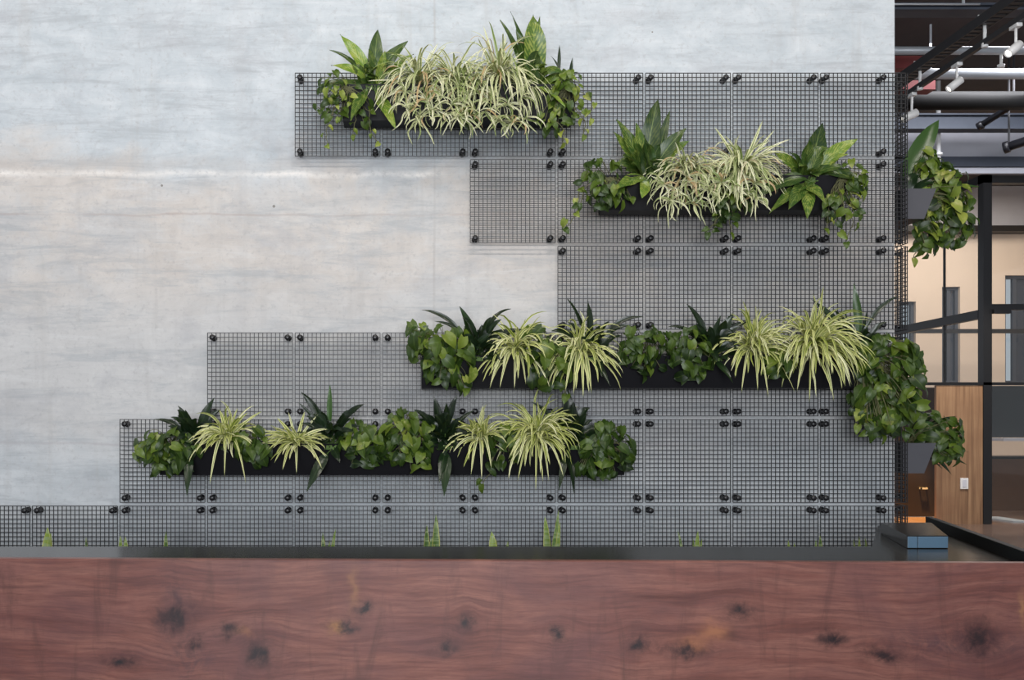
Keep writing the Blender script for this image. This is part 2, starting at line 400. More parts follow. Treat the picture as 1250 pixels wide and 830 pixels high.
# planters round the corner hang on the returning mesh and face sideways
def side_planter(z0, label, y0=YM + .07, y1=YM + .95):
    z1 = z0 + PH_; xb = XC + .012
    t = thing('planter', label, 'planter', (xb, y0, z0), 'black trough planters round the corner'); w = .004
    out = [(xb, z1), (xb, z0), (xb + .123, z0), (xb + .193, z1)]
    vs = []
    inn = [(xb + w, z1), (xb + w, z0 + w), (xb + .123 - w, z0 + w), (xb + .193 - w, z1)]
    for y, yi in ((y0, y0 + w), (y1, y1 - w)):
        vs += [(p[0], y, p[1]) for p in out] + [(p[0], yi, p[1]) for p in inn]
    fs = []
    for i in range(3): fs += [(i, i + 8, i + 9, i + 1), (4 + i, 5 + i, 13 + i, 12 + i)]
    fs += [(0, 1, 2, 3), (8, 11, 10, 9), (4, 7, 6, 5), (12, 13, 14, 15), (3, 11, 15, 7), (0, 4, 12, 8), (0, 3, 7, 4), (8, 12, 15, 11)]
    m = MB(); m.add(vs, fs); m.build('trough', M['planter_lit'], t)  # same black coat, lightened so the light on the near end is painted in
    MB().box(xb + w, xb + .176, y0 + w, y1 - w, z1 - .04, z1 - .03).build('soil', M['soil'], t)
    for yb in (y0 + .12, y1 - .12):
        MB().box(XC - .006, xb + .002, yb - .012, yb + .012, z1 - .004, z1 + .002).build('hook', M['planter'], t)
    return xb, z0, z1
ZS2 = ROWS[2][2]; ZS4 = ROWS[4][2]
side_planter(ZS2, 'black trough planter round the wall corner, up beside the glass frame')
side_planter(ZS4, 'black trough planter round the wall corner, low beside the oak panel')

# ------------------------------------------------------------------ plants
def interp(prof, t):
    for (a, x), (b, y) in zip(prof, prof[1:]):
        if t <= b: return x + (y - x) * (t - a) / max(1e-9, b - a)
    return prof[-1][1]
LANCE = [(0, .10), (.12, .45), (.32, .92), (.48, 1.0), (.65, .86), (.82, .5), (.93, .2), (1, .0)]
BROAD = [(0, .16), (.10, .50), (.28, .9), (.45, 1.0), (.65, .92), (.82, .62), (.93, .27), (1, .0)]
HEART = [(0, .62), (.10, .90), (.24, 1.0), (.42, .93), (.6, .74), (.78, .44), (.92, .14), (1, .0)]
STRAP = [(0, .75), (.2, 1.0), (.5, 1.0), (.75, .75), (.92, .36), (1, .0)]
SWORD = [(0, .8), (.3, 1.0), (.6, .95), (.85, .55), (1, .0)]
def bez(a, b, c, n):
    return [a * (1-t)**2 + b * (2*t*(1-t)) + c * t*t for t in (i / n for i in range(n + 1))]
def blade(mb, pts, w, prof, nref, tint, fold=.25, wave=0.0, rnd=random, cols=3, back=0.0, side=None):
    m = len(pts); vs = []; uvs = []; L = (pts[-1] - pts[0]).length; ph = rnd.uniform(0, 6.28)
    for i, p in enumerate(pts):
        t = (pts[min(i+1, m-1)] - pts[max(i-1, 0)]).normalized()
        s = side if side is not None else t.cross(nref)
        if s.length < 1e-4: s = t.cross(V((.3, -.8, .5)))
        s = (s - t * s.dot(t)).normalized(); nn = s.cross(t)
        ww = w * .5 * interp(prof, i / (m - 1))
        for k in range(cols):
            x = 2.0 * k / (cols - 1) - 1
            q = p + s * (ww * x) + nn * (ww * fold * abs(x) + wave * w * abs(x) * math.sin(ph + 11 * i / (m-1) + 2.2 * x))
            if back and i == 0: q = q - t * (back * L * abs(x))
            vs.append(q); uvs.append((k / (cols - 1), i / (m - 1)))
    fs = [(i*cols + k, i*cols + k + 1, (i+1)*cols + k + 1, (i+1)*cols + k) for i in range(m-1) for k in range(cols - 1)]
    mb.add(vs, fs, uvs, tint)

def keep_out(row):
    """pushes a point out of the mesh plane and out of the planter box"""
    if row in ROWS:
        x0, x1, z0, z1 = ROWS[row]
        def f(p, m=.006):
            p = V(p)
            if p.y > YM - .0145: p.y = YM - .0145
            if x0 - m < p.x < x1 + m and z0 - m < p.z < z1 - .01:
                lim = YF + (YFB - YF) * (z1 - p.z) / PH_
                if p.y > lim - m: p.y = lim - m - .004
            return p
    elif row in ('s2', 's4'):
        z0 = ZS2 if row == 's2' else ZS4; xb = XC + .012
        def f(p, m=.006):
            p = V(p); z1 = z0 + PH_
            if p.x < xb + .01: p.x = xb + .01
            if p.y > YM + .07 - m and z0 - m < p.z < z1 - .01:
                lim = xb + .193 - .07 * (z1 - p.z) / PH_
                if p.x < lim + m: p.x = lim + m + .004
            return p
    else:
        def f(p, m=0): return V(p)
    return f

def new_plant(kind, label, cat, base, group):
    return thing(kind, label, cat, base, group)

def spider(row, u, dv, label, n=75, L=(.16, .30), up=.9, spread=1.0, pale=False, seed=0, heroes=(), w=(.009, .015), lean=0.0, grav=9.0, babies=()):
    rnd = random.Random(seed * 7 + 11); x0, x1, z0, z1 = ROWS[row]
    base = V((PX(u, 5.02), 5.025, z1 - .03)); ko = keep_out(row)
    t = new_plant('spider_plant', label, 'spider plant', base, 'spider plants in the wall planters')
    mb = MB(); crown = base + V((0, -.02, dv)); n = int(n * (1.15 if pale else 1.45))
    for i in range(n):
        az = rnd.uniform(-.15, math.pi + .15) if rnd.random() < .85 else rnd.uniform(0, 6.28)
        el = rnd.gauss(.75, .38) * up
        d = V((math.cos(az) * math.cos(el) * spread + lean, -math.sin(az) * math.cos(el), math.sin(el))).normalized()
        Ln = rnd.uniform(*L); N = 11; ds = Ln / N; p = crown + V((rnd.gauss(0, .014), rnd.gauss(0, .010), rnd.uniform(-.015, .015))); pts = [V(base * .3 + p * .7), p.copy()]
        g = grav * rnd.uniform(.6, 1.35)
        for k in range(N):
            d = (d + V((rnd.gauss(0, .09), rnd.gauss(0, .05), -g * ds * (0.35 + k / N)))).normalized()
            p = ko(p + d * ds); pts.append(p.copy())
        perp = V((math.sin(az), math.cos(az), 0)); tdir = (pts[-1] - pts[2]).normalized()
        s = perp * .7 + tdir.cross(V((0, -1, .3))) * (.8 if perp.dot(tdir.cross(V((0, -1, .3)))) >= 0 else -.8)
        blade(mb, pts, rnd.uniform(*w), STRAP, None, min(1, max(0, rnd.gauss(.50, .32))), fold=.45, rnd=rnd, side=s.normalized())
    sb = MB()
    for (bu, bv) in babies:      # plantlets hanging on their runners before the trough
        c = P(bu, bv, YF - rnd.uniform(.02, .07)); sb.tube([ko(q) for q in bez(crown, (crown + c) * .5 + V((0, -.05, .07)), c, 9)], .0016, 4, False)
        for i in range(rnd.randint(12, 19)):
            az = rnd.uniform(-.3, math.pi + .3); el = rnd.gauss(.35, .7); cu = V((rnd.gauss(0, .28), rnd.gauss(0, .12), rnd.gauss(0, .15)))
            d = V((math.cos(az) * math.cos(el), -math.sin(az) * math.cos(el) * .7, math.sin(el))).normalized()
            Ln = rnd.uniform(.07, .18); N = 10; ds = Ln / N; p = c.copy(); pts = [p.copy()]
            for k in range(N):
                d = (d + cu * (.6 if k < N // 2 else -.9) * .8 + V((rnd.gauss(0, .14), rnd.gauss(0, .06), -15 * ds * (.5 + k / N)))).normalized(); p = ko(p + d * ds); pts.append(p.copy())
            blade(mb, pts, rnd.uniform(*w) * .68, STRAP, None, min(1, max(0, rnd.gauss(.48, .34))), fold=.4, rnd=rnd, side=(V((math.sin(az), math.cos(az), 0)) * .5 + d.cross(V((0, -1, .3)))).normalized())
    if babies: sb.build('runners', M['stem'], t, True)
    for (hu, hv, dy, k) in heroes:
        tip = P(hu, hv, 5.0 - dy); mid = (crown + tip) * .5 + V((0, 0, k))
        pts = [ko(q) for q in bez(crown, mid, tip, 11)]
        blade(mb, pts, rnd.uniform(*w) * 1.1, STRAP, V((0, -1, .35)), rnd.uniform(.4, .9), fold=.4, rnd=rnd)
    mb.build('foliage', M['spiderpale' if pale else 'spider'], t, True)
    # the pale fleshy crown the leaves rise from
    MB().lathe([(.006, 0), (.022, .004), (.018, dv * .6 + .012), (.008, dv + .012)], base, (0, -.12, 1), 8).build('crown', M['stem'], t, True)
    return t

def pothos(row, u, label, blobs, trails=(), size=(.055, .082), tint=(.2, .75), seed=0, bulge=.10, Y=None, base=None):
    rnd = random.Random(seed * 13 + 5); ko = keep_out(row)
    if base is None:
        x0, x1, z0, z1 = ROWS[row]; base = V((min(max(PX(u, 5.02), x0 + .03), x1 - .03), 5.03, z1 - .03))
    yc = 5.0 if Y is None else Y
    t = new_plant('pothos', label, 'pothos plant', base, 'pothos plants in the wall planters')
    mb = MB(); vb = MB()
    def leaf(p, out, size_, tn, downv):
        nrm = (V((out.x * .8, -1, out.z * .5 + .35)) + V((rnd.gauss(0, .45), rnd.gauss(0, .2), rnd.gauss(0, .35)))).normalized()
        tip = downv + V((rnd.gauss(0, .5), -.25, rnd.gauss(0, .35)))
        tip = (tip - nrm * tip.dot(nrm)).normalized()
        a = p - tip * size_ * .5; c = p + tip * size_ * .5 - nrm * size_ * .16; b = p + nrm * size_ * .18
        pts = [ko(q) for q in bez(a, b, c, 6)]
        blade(mb, pts, size_ * rnd.uniform(.68, .86), HEART, nrm, tn, fold=.22, wave=.03, rnd=rnd, cols=5, back=.14)
        return a
    for (bu, bv, ru, rv, n) in blobs:
        if row in (3, 4): bv += 5; ru *= 1.08; n = int(n * 1.25)
        for i in range(n):
            r = math.sqrt(rnd.random()) ; an = rnd.uniform(0, 6.283)
            dx, dz = r * math.cos(an), r * math.sin(an)
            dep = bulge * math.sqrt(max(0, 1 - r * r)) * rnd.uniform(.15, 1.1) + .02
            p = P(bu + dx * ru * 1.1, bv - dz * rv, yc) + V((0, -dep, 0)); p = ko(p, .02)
            sz = rnd.uniform(*size) * rnd.choice((.75, 1, 1, 1.12)); tn = rnd.uniform(tint[0], tint[1] + .12) * (.40 + .60 * min(1, dep / (bulge + .02))) + .14 * dz  # tint paints in shade on inner and lower leaves, light on upper ones
            a = leaf(p, V((dx, 0, dz)), sz, min(1, max(0, tn)), V((dx * .8, 0, -.75)))
            mid = (base + a) * .5 + V((rnd.gauss(0, .01), -.01, .05 + .05 * rnd.random()))
            vb.tube([ko(q) for q in bez(base + V((rnd.gauss(0, .015), rnd.gauss(0, .01), 0)), mid, a, 6)], .0018, 4, False)
    for tr in trails:
        pts = [base] + [ko(P(a, b, yc - (.055 if j == 0 else .045)), .02) for j, (a, b) in enumerate(tr)]
        dense = []
        for a, b in zip(pts, pts[1:]):
            k = max(2, int((b - a).length / .016)); dense += [a + (b - a) * (i / k) for i in range(k)]
        dense.append(pts[-1])
        dense = [ko(p + V((rnd.gauss(0, .003), 0, rnd.gauss(0, .003)))) for p in dense]
        vb.tube(dense, .0022, 5, False)
        for j in range(4, len(dense), 3):
            sd = 1 if (j // 3) % 2 else -1
            p = dense[j] + V((sd * rnd.uniform(.012, .03), -rnd.uniform(.01, .025), rnd.uniform(-.015, .01)))
            a = leaf(p, V((sd * .4, 0, 0)), rnd.uniform(*size) * rnd.uniform(.7, 1), min(1, rnd.uniform(tint[0], tint[1] + .2)), V((sd * .5, 0, -.8)))
            vb.tube([dense[j], a], .0014, 4, False)
        p = dense[-1]; leaf(p + V((0, -.01, -.02)), V((0, 0, 0)), size[0], rnd.uniform(*tint), V((0, 0, -1)))
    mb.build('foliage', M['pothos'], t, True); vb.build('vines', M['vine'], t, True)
    return t

def leafy(kind, row, u, label, heroes, n=12, reach=(.12, .22), width=(.035, .05), mat='lily', prof=LANCE, tint=(.1, .6), seed=0, wave=.05, down=.25, Y=None, base=None, cat='peace lily', group='peace lilies in the wall planters', stalk=.3, dirs=(0, math.pi)):
    """heroes: (tip u, tip v, towards the viewer, width, arch, tint)"""
    rnd = random.Random(seed * 17 + 3); ko = keep_out(row)
    if base is None:
        x0, x1, z0, z1 = ROWS[row]; base = V((PX(u, 5.02), 5.03, z1 - .03))
    yc = 5.0 if Y is None else Y
    t = new_plant(kind, label, cat, base, group); mb = MB(); sb = MB()
    jobs = []; n = int(n * 1.5)
    for h in heroes:
        hu, hv, dy, w, arch, tn = h
        jobs.append((P(hu, hv, yc - dy), w, arch, tn))
    for i in range(n):
        az = rnd.uniform(*dirs); r = rnd.uniform(*reach); el = rnd.uniform(-down * (1.8 if row in (3, 4) else 1), 1.0)
        d = V((math.cos(az) * math.cos(el), -math.sin(az) * math.cos(el) * .8, math.sin(el)))
        jobs.append((base + V((0, 0, .06)) + d * r, rnd.uniform(*width), rnd.uniform(.05, .11), rnd.uniform(*tint)))
    for tip, w, arch, tn in jobs:
        b0 = base + V((rnd.gauss(0, .018), rnd.gauss(0, .010), 0)); mid = (b0 + tip) * .5 + V((0, -.01, arch))
        d = tip - b0; mid.x -= d.x * .18
        pts = [ko(q) for q in bez(b0, mid, tip, 14)]
        k = max(1, int(14 * stalk)); sb.tube(pts[:k + 2], .0032, 5, False, r2=.002)
        nr = (V((0, -1, .55)) + V((rnd.gauss(0, .3), 0, rnd.gauss(0, .2))))
        blade(mb, pts[k:], w, prof, nr, tn, fold=.22, wave=wave, rnd=rnd, cols=5)
    mb.build('foliage', M[mat], t, True); sb.build('stems', M['stem'], t, True)
    return t
def broad(row, u, label, heroes, **kw):
    kw = dict(dict(width=(.06, .08), mat='broad', prof=BROAD, tint=(.15, .6), wave=.07, cat='broad-leaved plant', group='broad-leaved plants in the wall planters', stalk=.14), **kw)
    return leafy('broad_leaved_plant', row, u, label, heroes, **kw)
def lily(row, u, label, heroes, **kw):
    return leafy('peace_lily', row, u, label, heroes, **kw)

# --- top planter
pothos(1, 428, 'small-leaved trailing pothos at the left end of the highest planter', [(415, 118, 25, 28, 30), (425, 140, 30, 22, 16)], [[(408, 130), (398, 160), (400, 176)], [(450, 135), (452, 160), (460, 172)], [(435, 135), (432, 165)], [(410, 120), (392, 133)]], size=(.036, .058), tint=(.15, .95), seed=1)
broad(1, 458, 'upright broad-leaved plant in the highest planter, beside the left pothos',
      [(415, 42, .02, .075, .02, .95), (461, 36, .0, .085, .02, .22), (470, 62, .07, .055, .01, .75), (498, 50, .0, .075, .03, .25), (505, 66, .06, .06, .04, .7), (402, 61, .0, .03, .08, .1), (404, 80, .06, .06, .08, .9), (388, 105, .06, .07, .07, .15), (428, 148, .13, .07, .10, .45), (483, 157, .12, .07, .08, .8), (450, 60, .05, .07, .02, .4)], n=9, seed=2, tint=(.1, .5))
spider(1, 512, .06, 'cream striped spider plant in the highest planter, next to its upright broad leaves', n=110, L=(.20, .36), babies=[(495, 112), (520, 122), (540, 112), (528, 134), (500, 134), (512, 146), (540, 143)], pale=True, seed=3, heroes=[(448, 99, .1, .02), (456, 138, .12, .10), (513, 57, .0, .03), (535, 52, .0, .02), (528, 60, .02, .03), (545, 55, .02, .02)], up=.85, grav=10)
spider(1, 556, .05, 'tangled cream spider plant with browning leaves in the middle of the highest planter', n=100, L=(.18, .34), babies=[(560, 105), (580, 114), (552, 128), (572, 130), (560, 143)], pale=True, seed=4, heroes=[(585, 62, .03, .05), (578, 70, .04, .06), (600, 72, .05, .05)], up=.8, grav=10)
spider(1, 608, .07, 'dense striped spider plant with upright leaves, before the largest broad leaf', n=130, L=(.22, .42), babies=[(600, 122), (620, 128), (636, 118), (610, 148), (642, 145), (626, 150), (592, 136)], pale=True, seed=5, heroes=[(590, 31, .02, .02), (618, 42, .03, .02), (612, 50, .05, .02), (628, 58, .06, .02), (640, 62, .06, .03), (655, 72, .07, .03), (660, 84, .08, .03), (602, 60, .03, .0), (575, 80, .08, .05), (548, 92, .1, .04)], up=.9, grav=11)
broad(1, 652, 'tall broad-leaved plant with one big rounded leaf, in the highest planter',
      [(651, 18, .06, .135, .01, .62), (659, 20, .0, .05, .01, .35), (610, 24, .0, .045, .02, .1), (623, 14, .0, .04, .0, .12), (630, 36, .03, .07, .0, .2), (707, 100, .08, .085, .13, .85), (690, 92, .04, .08, .13, .45), (640, 80, .10, .08, .06, .3), (690, 130, .12, .05, .10, .9)], n=7, seed=6, tint=(.1, .5))
pothos(1, 690, 'yellowish trailing pothos at the right end of the highest planter', [(694, 122, 24, 30, 34), (680, 150, 22, 18, 14)], [[(700, 130), (715, 150), (712, 165)], [(672, 140), (690, 160), (686, 176)], [(702, 110), (722, 120), (720, 145)]], size=(.042, .066), tint=(.4, 1.0), seed=7)
pothos(1, 572, 'small green pothos peeping under the tangled spider plants of the highest planter', [(570, 150, 14, 10, 9)], [], size=(.036, .05), tint=(.2, .6), seed=8)
leafy('young_climber', 1, 690, 'thin dark curling shoots above the yellowish pothos of the highest planter', [(683, 55, .0, .02, .04, .2), (699, 70, .0, .022, .03, .2), (672, 68, .0, .016, .05, .3), (706, 88, .03, .024, .06, .3)], n=0, seed=9, cat='shoots', group=None)

# --- second planter
pothos(2, 742, 'dark pothos spilling from the left end of the second planter', [(735, 226, 26, 30, 34), (745, 248, 26, 18, 20)], [[(722, 215), (712, 235), (705, 258), (692, 278)], [(715, 215), (706, 228), (708, 250)]], size=(.046, .07), tint=(.1, .65), seed=11)
broad(2, 788, 'upright broad-leaved plant with dark ribbed leaves, left part of the second planter',
      [(752, 146, .03, .085, .02, .45), (748, 160, .01, .06, .03, .6), (803, 121, .02, .105, .01, .08), (818, 135, .0, .055, .01, .1), (838, 156, .05, .085, .03, .2), (842, 172, .02, .07, .05, .65), (776, 150, .02, .08, .01, .6), (786, 165, .08, .08, .0, .2), (752, 232, .14, .075, .08, .6), (784, 242, .13, .07, .06, .85), (772, 200, .13, .08, .05, .3), (760, 190, .1, .09, .06, .25)], n=8, seed=12, tint=(.1, .45))
spider(2, 836, .05, 'cream striped spider plant in the second planter, beside the dark ribbed leaves', n=130, L=(.18, .32), babies=[(810, 225), (830, 232), (850, 228), (845, 248), (820, 245), (865, 232), (838, 215)], pale=True, seed=13, heroes=[(800, 195, .1, .05), (806, 222, .12, .06), (862, 190, .05, .05)], up=.75, grav=10)
spider(2, 904, .07, 'cream striped spider plant with long radiating leaves, mid second planter', n=115, L=(.18, .34), babies=[(880, 222), (900, 232), (920, 224), (875, 240), (922, 242), (900, 218)], pale=True, seed=14, heroes=[(872, 155, .04, .02), (931, 147, .03, .0), (946, 158, .0, .01), (965, 170, .05, .05), (952, 185, .06, .05), (862, 180, .05, .06), (866, 190, .06, .06), (936, 225, .12, .10), (955, 218, .1, .08), (940, 170, .04, .02)], up=.8, grav=10, w=(.011, .019))
pothos(2, 885, 'bluish pothos hanging below the middle of the second planter', [(885, 254, 26, 18, 26)], [[(880, 262), (862, 284)], [(890, 265), (893, 285)], [(876, 255), (872, 278)]], size=(.048, .072), tint=(.1, .6), seed=15)
broad(2, 984, 'spreading broad-leaved plant with mottled leaves, right part of the second planter',
      [(1004, 150, .03, .125, .01, .08), (1008, 160, .0, .05, .0, .3), (1047, 170, .04, .085, .05, .9), (1035, 188, .08, .07, .06, .75), (1056, 226, .10, .10, .14, .1), (985, 268, .15, .075, .09, .6), (924, 240, .13, .085, .10, .2), (938, 262, .14, .07, .10, .45), (962, 256, .15, .08, .08, .4), (1008, 248, .14, .07, .07, .55), (944, 186, .04, .07, .03, .7), (1000, 215, .12, .08, .06, .3)], n=6, seed=16, tint=(.1, .5))
pothos(2, 1024, 'mixed green and yellow pothos trailing off the right end of the second planter', [(1036, 222, 17, 26, 26), (1024, 256, 24, 20, 22)], [[(1035, 250), (1042, 270), (1032, 296)], [(1012, 255), (1010, 278)], [(1046, 230), (1048, 262)]], size=(.045, .072), tint=(.1, 1.0), seed=17)

# --- third planter
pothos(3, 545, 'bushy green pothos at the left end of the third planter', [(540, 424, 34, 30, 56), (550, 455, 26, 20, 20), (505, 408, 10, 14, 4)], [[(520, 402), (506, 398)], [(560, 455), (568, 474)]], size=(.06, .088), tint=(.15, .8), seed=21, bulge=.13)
lily(3, 582, 'dark peace lily arching over the bushy pothos, third planter left end', [(513, 378, .0, .028, .13, .1), (530, 392, .03, .025, .1, .12), (561, 374, .02, .06, .0, .55), (624, 377, .02, .03, .14, .05), (612, 390, .05, .045, .08, .1), (597, 388, .03, .035, .05, .05), (588, 396, .02, .05, .05, .1), (640, 402, .04, .05, .08, .1), (552, 402, .06, .05, .05, .2), (600, 420, .11, .05, .07, .2), (570, 415, .10, .05, .05, .3), (612, 440, .13, .04, .1, .2)], n=18, seed=22, tint=(.05, .45))
spider(3, 630, .05, 'yellow-green spider plant drooping from the third planter, second plant group from its left', n=62, L=(.18, .32), seed=23, heroes=[(598, 472, .14, .18), (610, 474, .14, .16), (628, 475, .14, .16), (642, 470, .14, .14), (650, 395, .03, .05), (660, 392, .0, .05), (605, 395, .03, .06), (662, 470, .1, .16)], up=1.0, grav=9.5, w=(.012, .018))
pothos(3, 668, 'green pothos between two yellow-green spider plants, third planter', [(668, 442, 24, 34, 32), (655, 412, 16, 14, 10)], [[(688, 455), (690, 482)]], size=(.062, .09), tint=(.1, .6), seed=24, bulge=.12)
lily(3, 722, 'dark peace lily with two tall curling leaves, middle left of the third planter', [(692, 364, .01, .036, .06, .1), (718, 367, .0, .055, .0, .15), (786, 387, .02, .03, .14, .05), (772, 397, .03, .03, .11, .1), (673, 404, .05, .06, .10, .1), (690, 392, .03, .03, .08, .15), (700, 398, .03, .05, .04, .25), (744, 392, .03, .03, .08, .1), (760, 410, .07, .05, .08, .1), (735, 460, .14, .045, .1, .3), (745, 472, .14, .03, .12, .35)], n=18, seed=25, tint=(.05, .4))
spider(3, 708, .035, 'yellow-green spider plant before the tall curling dark leaves, third planter', n=58, L=(.20, .34), seed=26, heroes=[(690, 478, .15, .2), (700, 482, .15, .2), (712, 486, .15, .2), (722, 480, .15, .2), (735, 455, .14, .17), (678, 450, .12, .15), (672, 432, .1, .12), (742, 440, .12, .14)], up=1.0, grav=9.5, w=(.013, .019))
pothos(3, 788, 'dark pothos with one leaf pointing down, centre of the third planter', [(786, 424, 30, 28, 46)], [[(786, 440), (786, 458)]], size=(.055, .08), tint=(.05, .5), seed=27)
pothos(3, 840, 'green pothos beside the peace lily right of the third planter centre', [(838, 428, 24, 32, 38)], [[(846, 445), (852, 460)]], size=(.055, .08), tint=(.1, .6), seed=28)
lily(3, 868, 'very dark peace lily leaning both ways, right of the third planter centre', [(838, 371, .0, .04, .06, .12), (895, 383, .02, .065, .02, .3), (918, 391, .02, .035, .09, .05), (815, 399, .03, .03, .12, .1), (880, 385, .0, .04, .02, .35), (905, 398, .04, .04, .08, .1), (850, 395, .05, .05, .04, .1), (888, 440, .13, .055, .06, .3), (895, 468, .14, .045, .1, .45), (865, 400, .06, .05, .03, .1), (880, 410, .08, .06, .05, .08)], n=20, seed=29, tint=(.02, .35))
spider(3, 918, .055, 'pale spider plant with narrow shape, third planter, beside the widest spider plant', n=80, L=(.18, .33), seed=30, heroes=[(878, 413, .1, .05), (882, 434, .12, .06), (938, 486, .15, .22), (925, 478, .15, .2), (905, 480, .15, .2), (892, 448, .14, .14), (920, 388, .0, .02), (946, 400, .05, .05)], up=1.05, grav=10, w=(.012, .018), spread=.75)
pothos(3, 948, 'few rounded green leaves between the two pale spider plants, third planter', [(942, 444, 16, 20, 16)], [], size=(.055, .08), tint=(.2, .7), seed=31)
spider(3, 990, .065, 'widest pale spider plant, drooping below the third planter near the corner', n=135, L=(.24, .40), seed=32, heroes=[(988, 492, .15, .22), (1018, 490, .15, .24), (1040, 470, .13, .2), (1036, 440, .12, .14), (1030, 398, .08, .06), (973, 478, .15, .2), (948, 455, .12, .14)], up=1.0, grav=9, w=(.012, .018), lean=.12)
lily(3, 1044, 'peace lily with one tall upright leaf, at the corner end of the third planter', [(1042, 345, .02, .045, .0, .75), (1097, 361, .03, .028, .12, .2), (990, 365, .0, .04, .03, .35), (1018, 377, .0, .04, .02, .1), (1031, 382, .02, .05, .0, .5), (1083, 393, .04, .03, .1, .1), (1058, 380, .0, .03, .02, .3), (1060, 400, .06, .05, .05, .15), (1030, 410, .06, .05, .05, .1), (1050, 440, .12, .05, .06, .15)], n=16, seed=33, tint=(.05, .4))
pothos(3, 1058, 'large pothos cascading over the wall corner from the third planter', [(1078, 440, 34, 32, 62), (1075, 490, 36, 36, 70), (1104, 470, 18, 40, 26), (1062, 520, 22, 14, 12)], [[(1080, 440), (1112, 440), (1118, 450)], [(1070, 480), (1055, 500), (1046, 520)], [(1085, 480), (1095, 510), (1104, 528)], [(1075, 480), (1075, 520), (1078, 532)]], size=(.06, .09), tint=(.1, .8), seed=34, bulge=.14)

# --- fourth planter
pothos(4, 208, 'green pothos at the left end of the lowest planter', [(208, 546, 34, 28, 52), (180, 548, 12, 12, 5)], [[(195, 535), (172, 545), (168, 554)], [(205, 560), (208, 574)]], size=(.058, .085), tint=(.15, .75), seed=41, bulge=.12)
lily(4, 238, 'dark peace lily with an upright leaf, left end of the lowest planter', [(186, 512, .02, .03, .09, .1), (262, 485, .0, .05, .01, .3), (217, 495, .0, .03, .05, .1), (226, 500, .03, .04, .04, .1), (228, 606, .15, .05, .14, .5), (205, 520, .06, .04, .05, .2), (245, 515, .05, .05, .02, .2)], n=18, seed=42, tint=(.05, .4))
spider(4, 278, .05, 'spider plant with leaves swept left, lowest planter, nearest its left end', n=46, L=(.16, .27), seed=43, heroes=[(242, 545, .12, .13), (247, 530, .1, .1), (256, 592, .16, .22), (274, 582, .16, .2), (294, 560, .14, .12), (320, 502, .04, .03), (312, 508, .05, .03), (268, 500, .03, .03), (290, 498, .0, .02), (240, 522, .06, .07), (300, 590, .15, .2)], up=.95, grav=8, lean=-.15, w=(.012, .018))
pothos(4, 312, 'round-leaved pothos between the two left spider plants of the lowest planter', [(312, 538, 20, 28, 26)], [], size=(.062, .09), tint=(.2, .7), seed=44)
spider(4, 362, .035, 'star-shaped spider plant with leaves radiating all round, lowest planter', n=64, L=(.15, .24), seed=45, heroes=[(322, 526, .1, .03), (328, 534, .12, .04), (335, 565, .14, .08), (345, 574, .15, .1), (362, 578, .15, .1), (393, 572, .15, .1), (398, 558, .13, .07), (400, 524, .08, .04), (388, 506, .04, .01), (372, 502, .03, .0), (352, 503, .03, .01), (338, 510, .05, .02)], up=.6, grav=6, w=(.012, .018))
lily(4, 405, 'peace lily with a single upright pale green leaf, left half of the lowest planter', [(403, 468, .02, .034, .0, .95), (367, 478, .0, .045, .05, .1), (362, 490, .02, .02, .05, .1), (446, 493, .02, .045, .08, .1), (425, 505, .04, .05, .05, .08), (385, 495, .02, .04, .02, .2), (374, 601, .15, .06, .12, .4), (440, 520, .06, .05, .06, .1), (415, 565, .14, .05, .07, .2)], n=18, seed=46, tint=(.03, .35))
pothos(4, 442, 'green pothos beside the upright pale leaf, centre left of the lowest planter', [(446, 536, 26, 26, 42)], [], size=(.055, .08), tint=(.15, .75), seed=47)
pothos(4, 492, 'green pothos left of the dark peace lily, centre of the lowest planter', [(494, 532, 28, 30, 46), (510, 560, 16, 14, 8)], [[(500, 510), (492, 500)]], size=(.058, .085), tint=(.15, .8), seed=48)
lily(4, 540, 'darkest peace lily, hanging below the centre of the lowest planter', [(530, 484, .01, .05, .01, .12), (558, 482, .0, .05, .02, .08), (505, 500, .02, .045, .07, .1), (545, 492, .03, .06, .0, .2), (520, 505, .05, .06, .03, .08), (560, 510, .05, .05, .03, .06), (542, 607, .16, .065, .14, .55), (536, 590, .16, .05, .12, .4), (580, 500, .0, .03, .05, .1), (535, 550, .14, .06, .04, .3)], n=24, seed=49, tint=(.02, .3), width=(.045, .06))
spider(4, 586, .05, 'small spider plant right of the darkest peace lily, lowest planter', n=46, L=(.15, .26), seed=50, heroes=[(553, 552, .12, .08), (575, 580, .15, .16), (588, 586, .15, .18), (600, 572, .15, .15), (614, 528, .08, .04), (562, 520, .06, .04), (595, 510, .02, .01), (578, 510, .02, .01)], up=.95, grav=8.5, w=(.011, .017))
pothos(4, 612, 'few green pothos leaves between the two right spider plants of the lowest planter', [(612, 545, 16, 26, 20)], [[(600, 575), (588, 592)]], size=(.055, .08), tint=(.15, .7), seed=51)
spider(4, 655, .055, 'large drooping spider plant in the right part of the lowest planter', n=95, L=(.20, .34), seed=52, heroes=[(632, 588, .15, .2), (654, 600, .16, .22), (670, 588, .15, .2), (688, 582, .14, .16), (626, 540, .1, .08), (690, 524, .05, .04), (640, 508, .0, .01), (672, 506, .0, .01)], up=1.0, grav=9.5, w=(.011, .017), spread=.8)
lily(4, 696, 'tall dark peace lily beside the end pothos of the lowest planter', [(692, 474, .0, .07, .0, .05), (648, 490, .0, .035, .05, .08), (700, 490, .03, .07, .0, .05), (705, 505, .06, .06, .02, .08), (686, 500, .04, .06, .0, .1), (701, 603, .15, .045, .13, .1), (682, 600, .15, .04, .12, .35), (712, 520, .08, .05, .03, .1), (695, 550, .14, .06, .05, .12)], n=20, seed=53, tint=(.02, .28), width=(.04, .055))
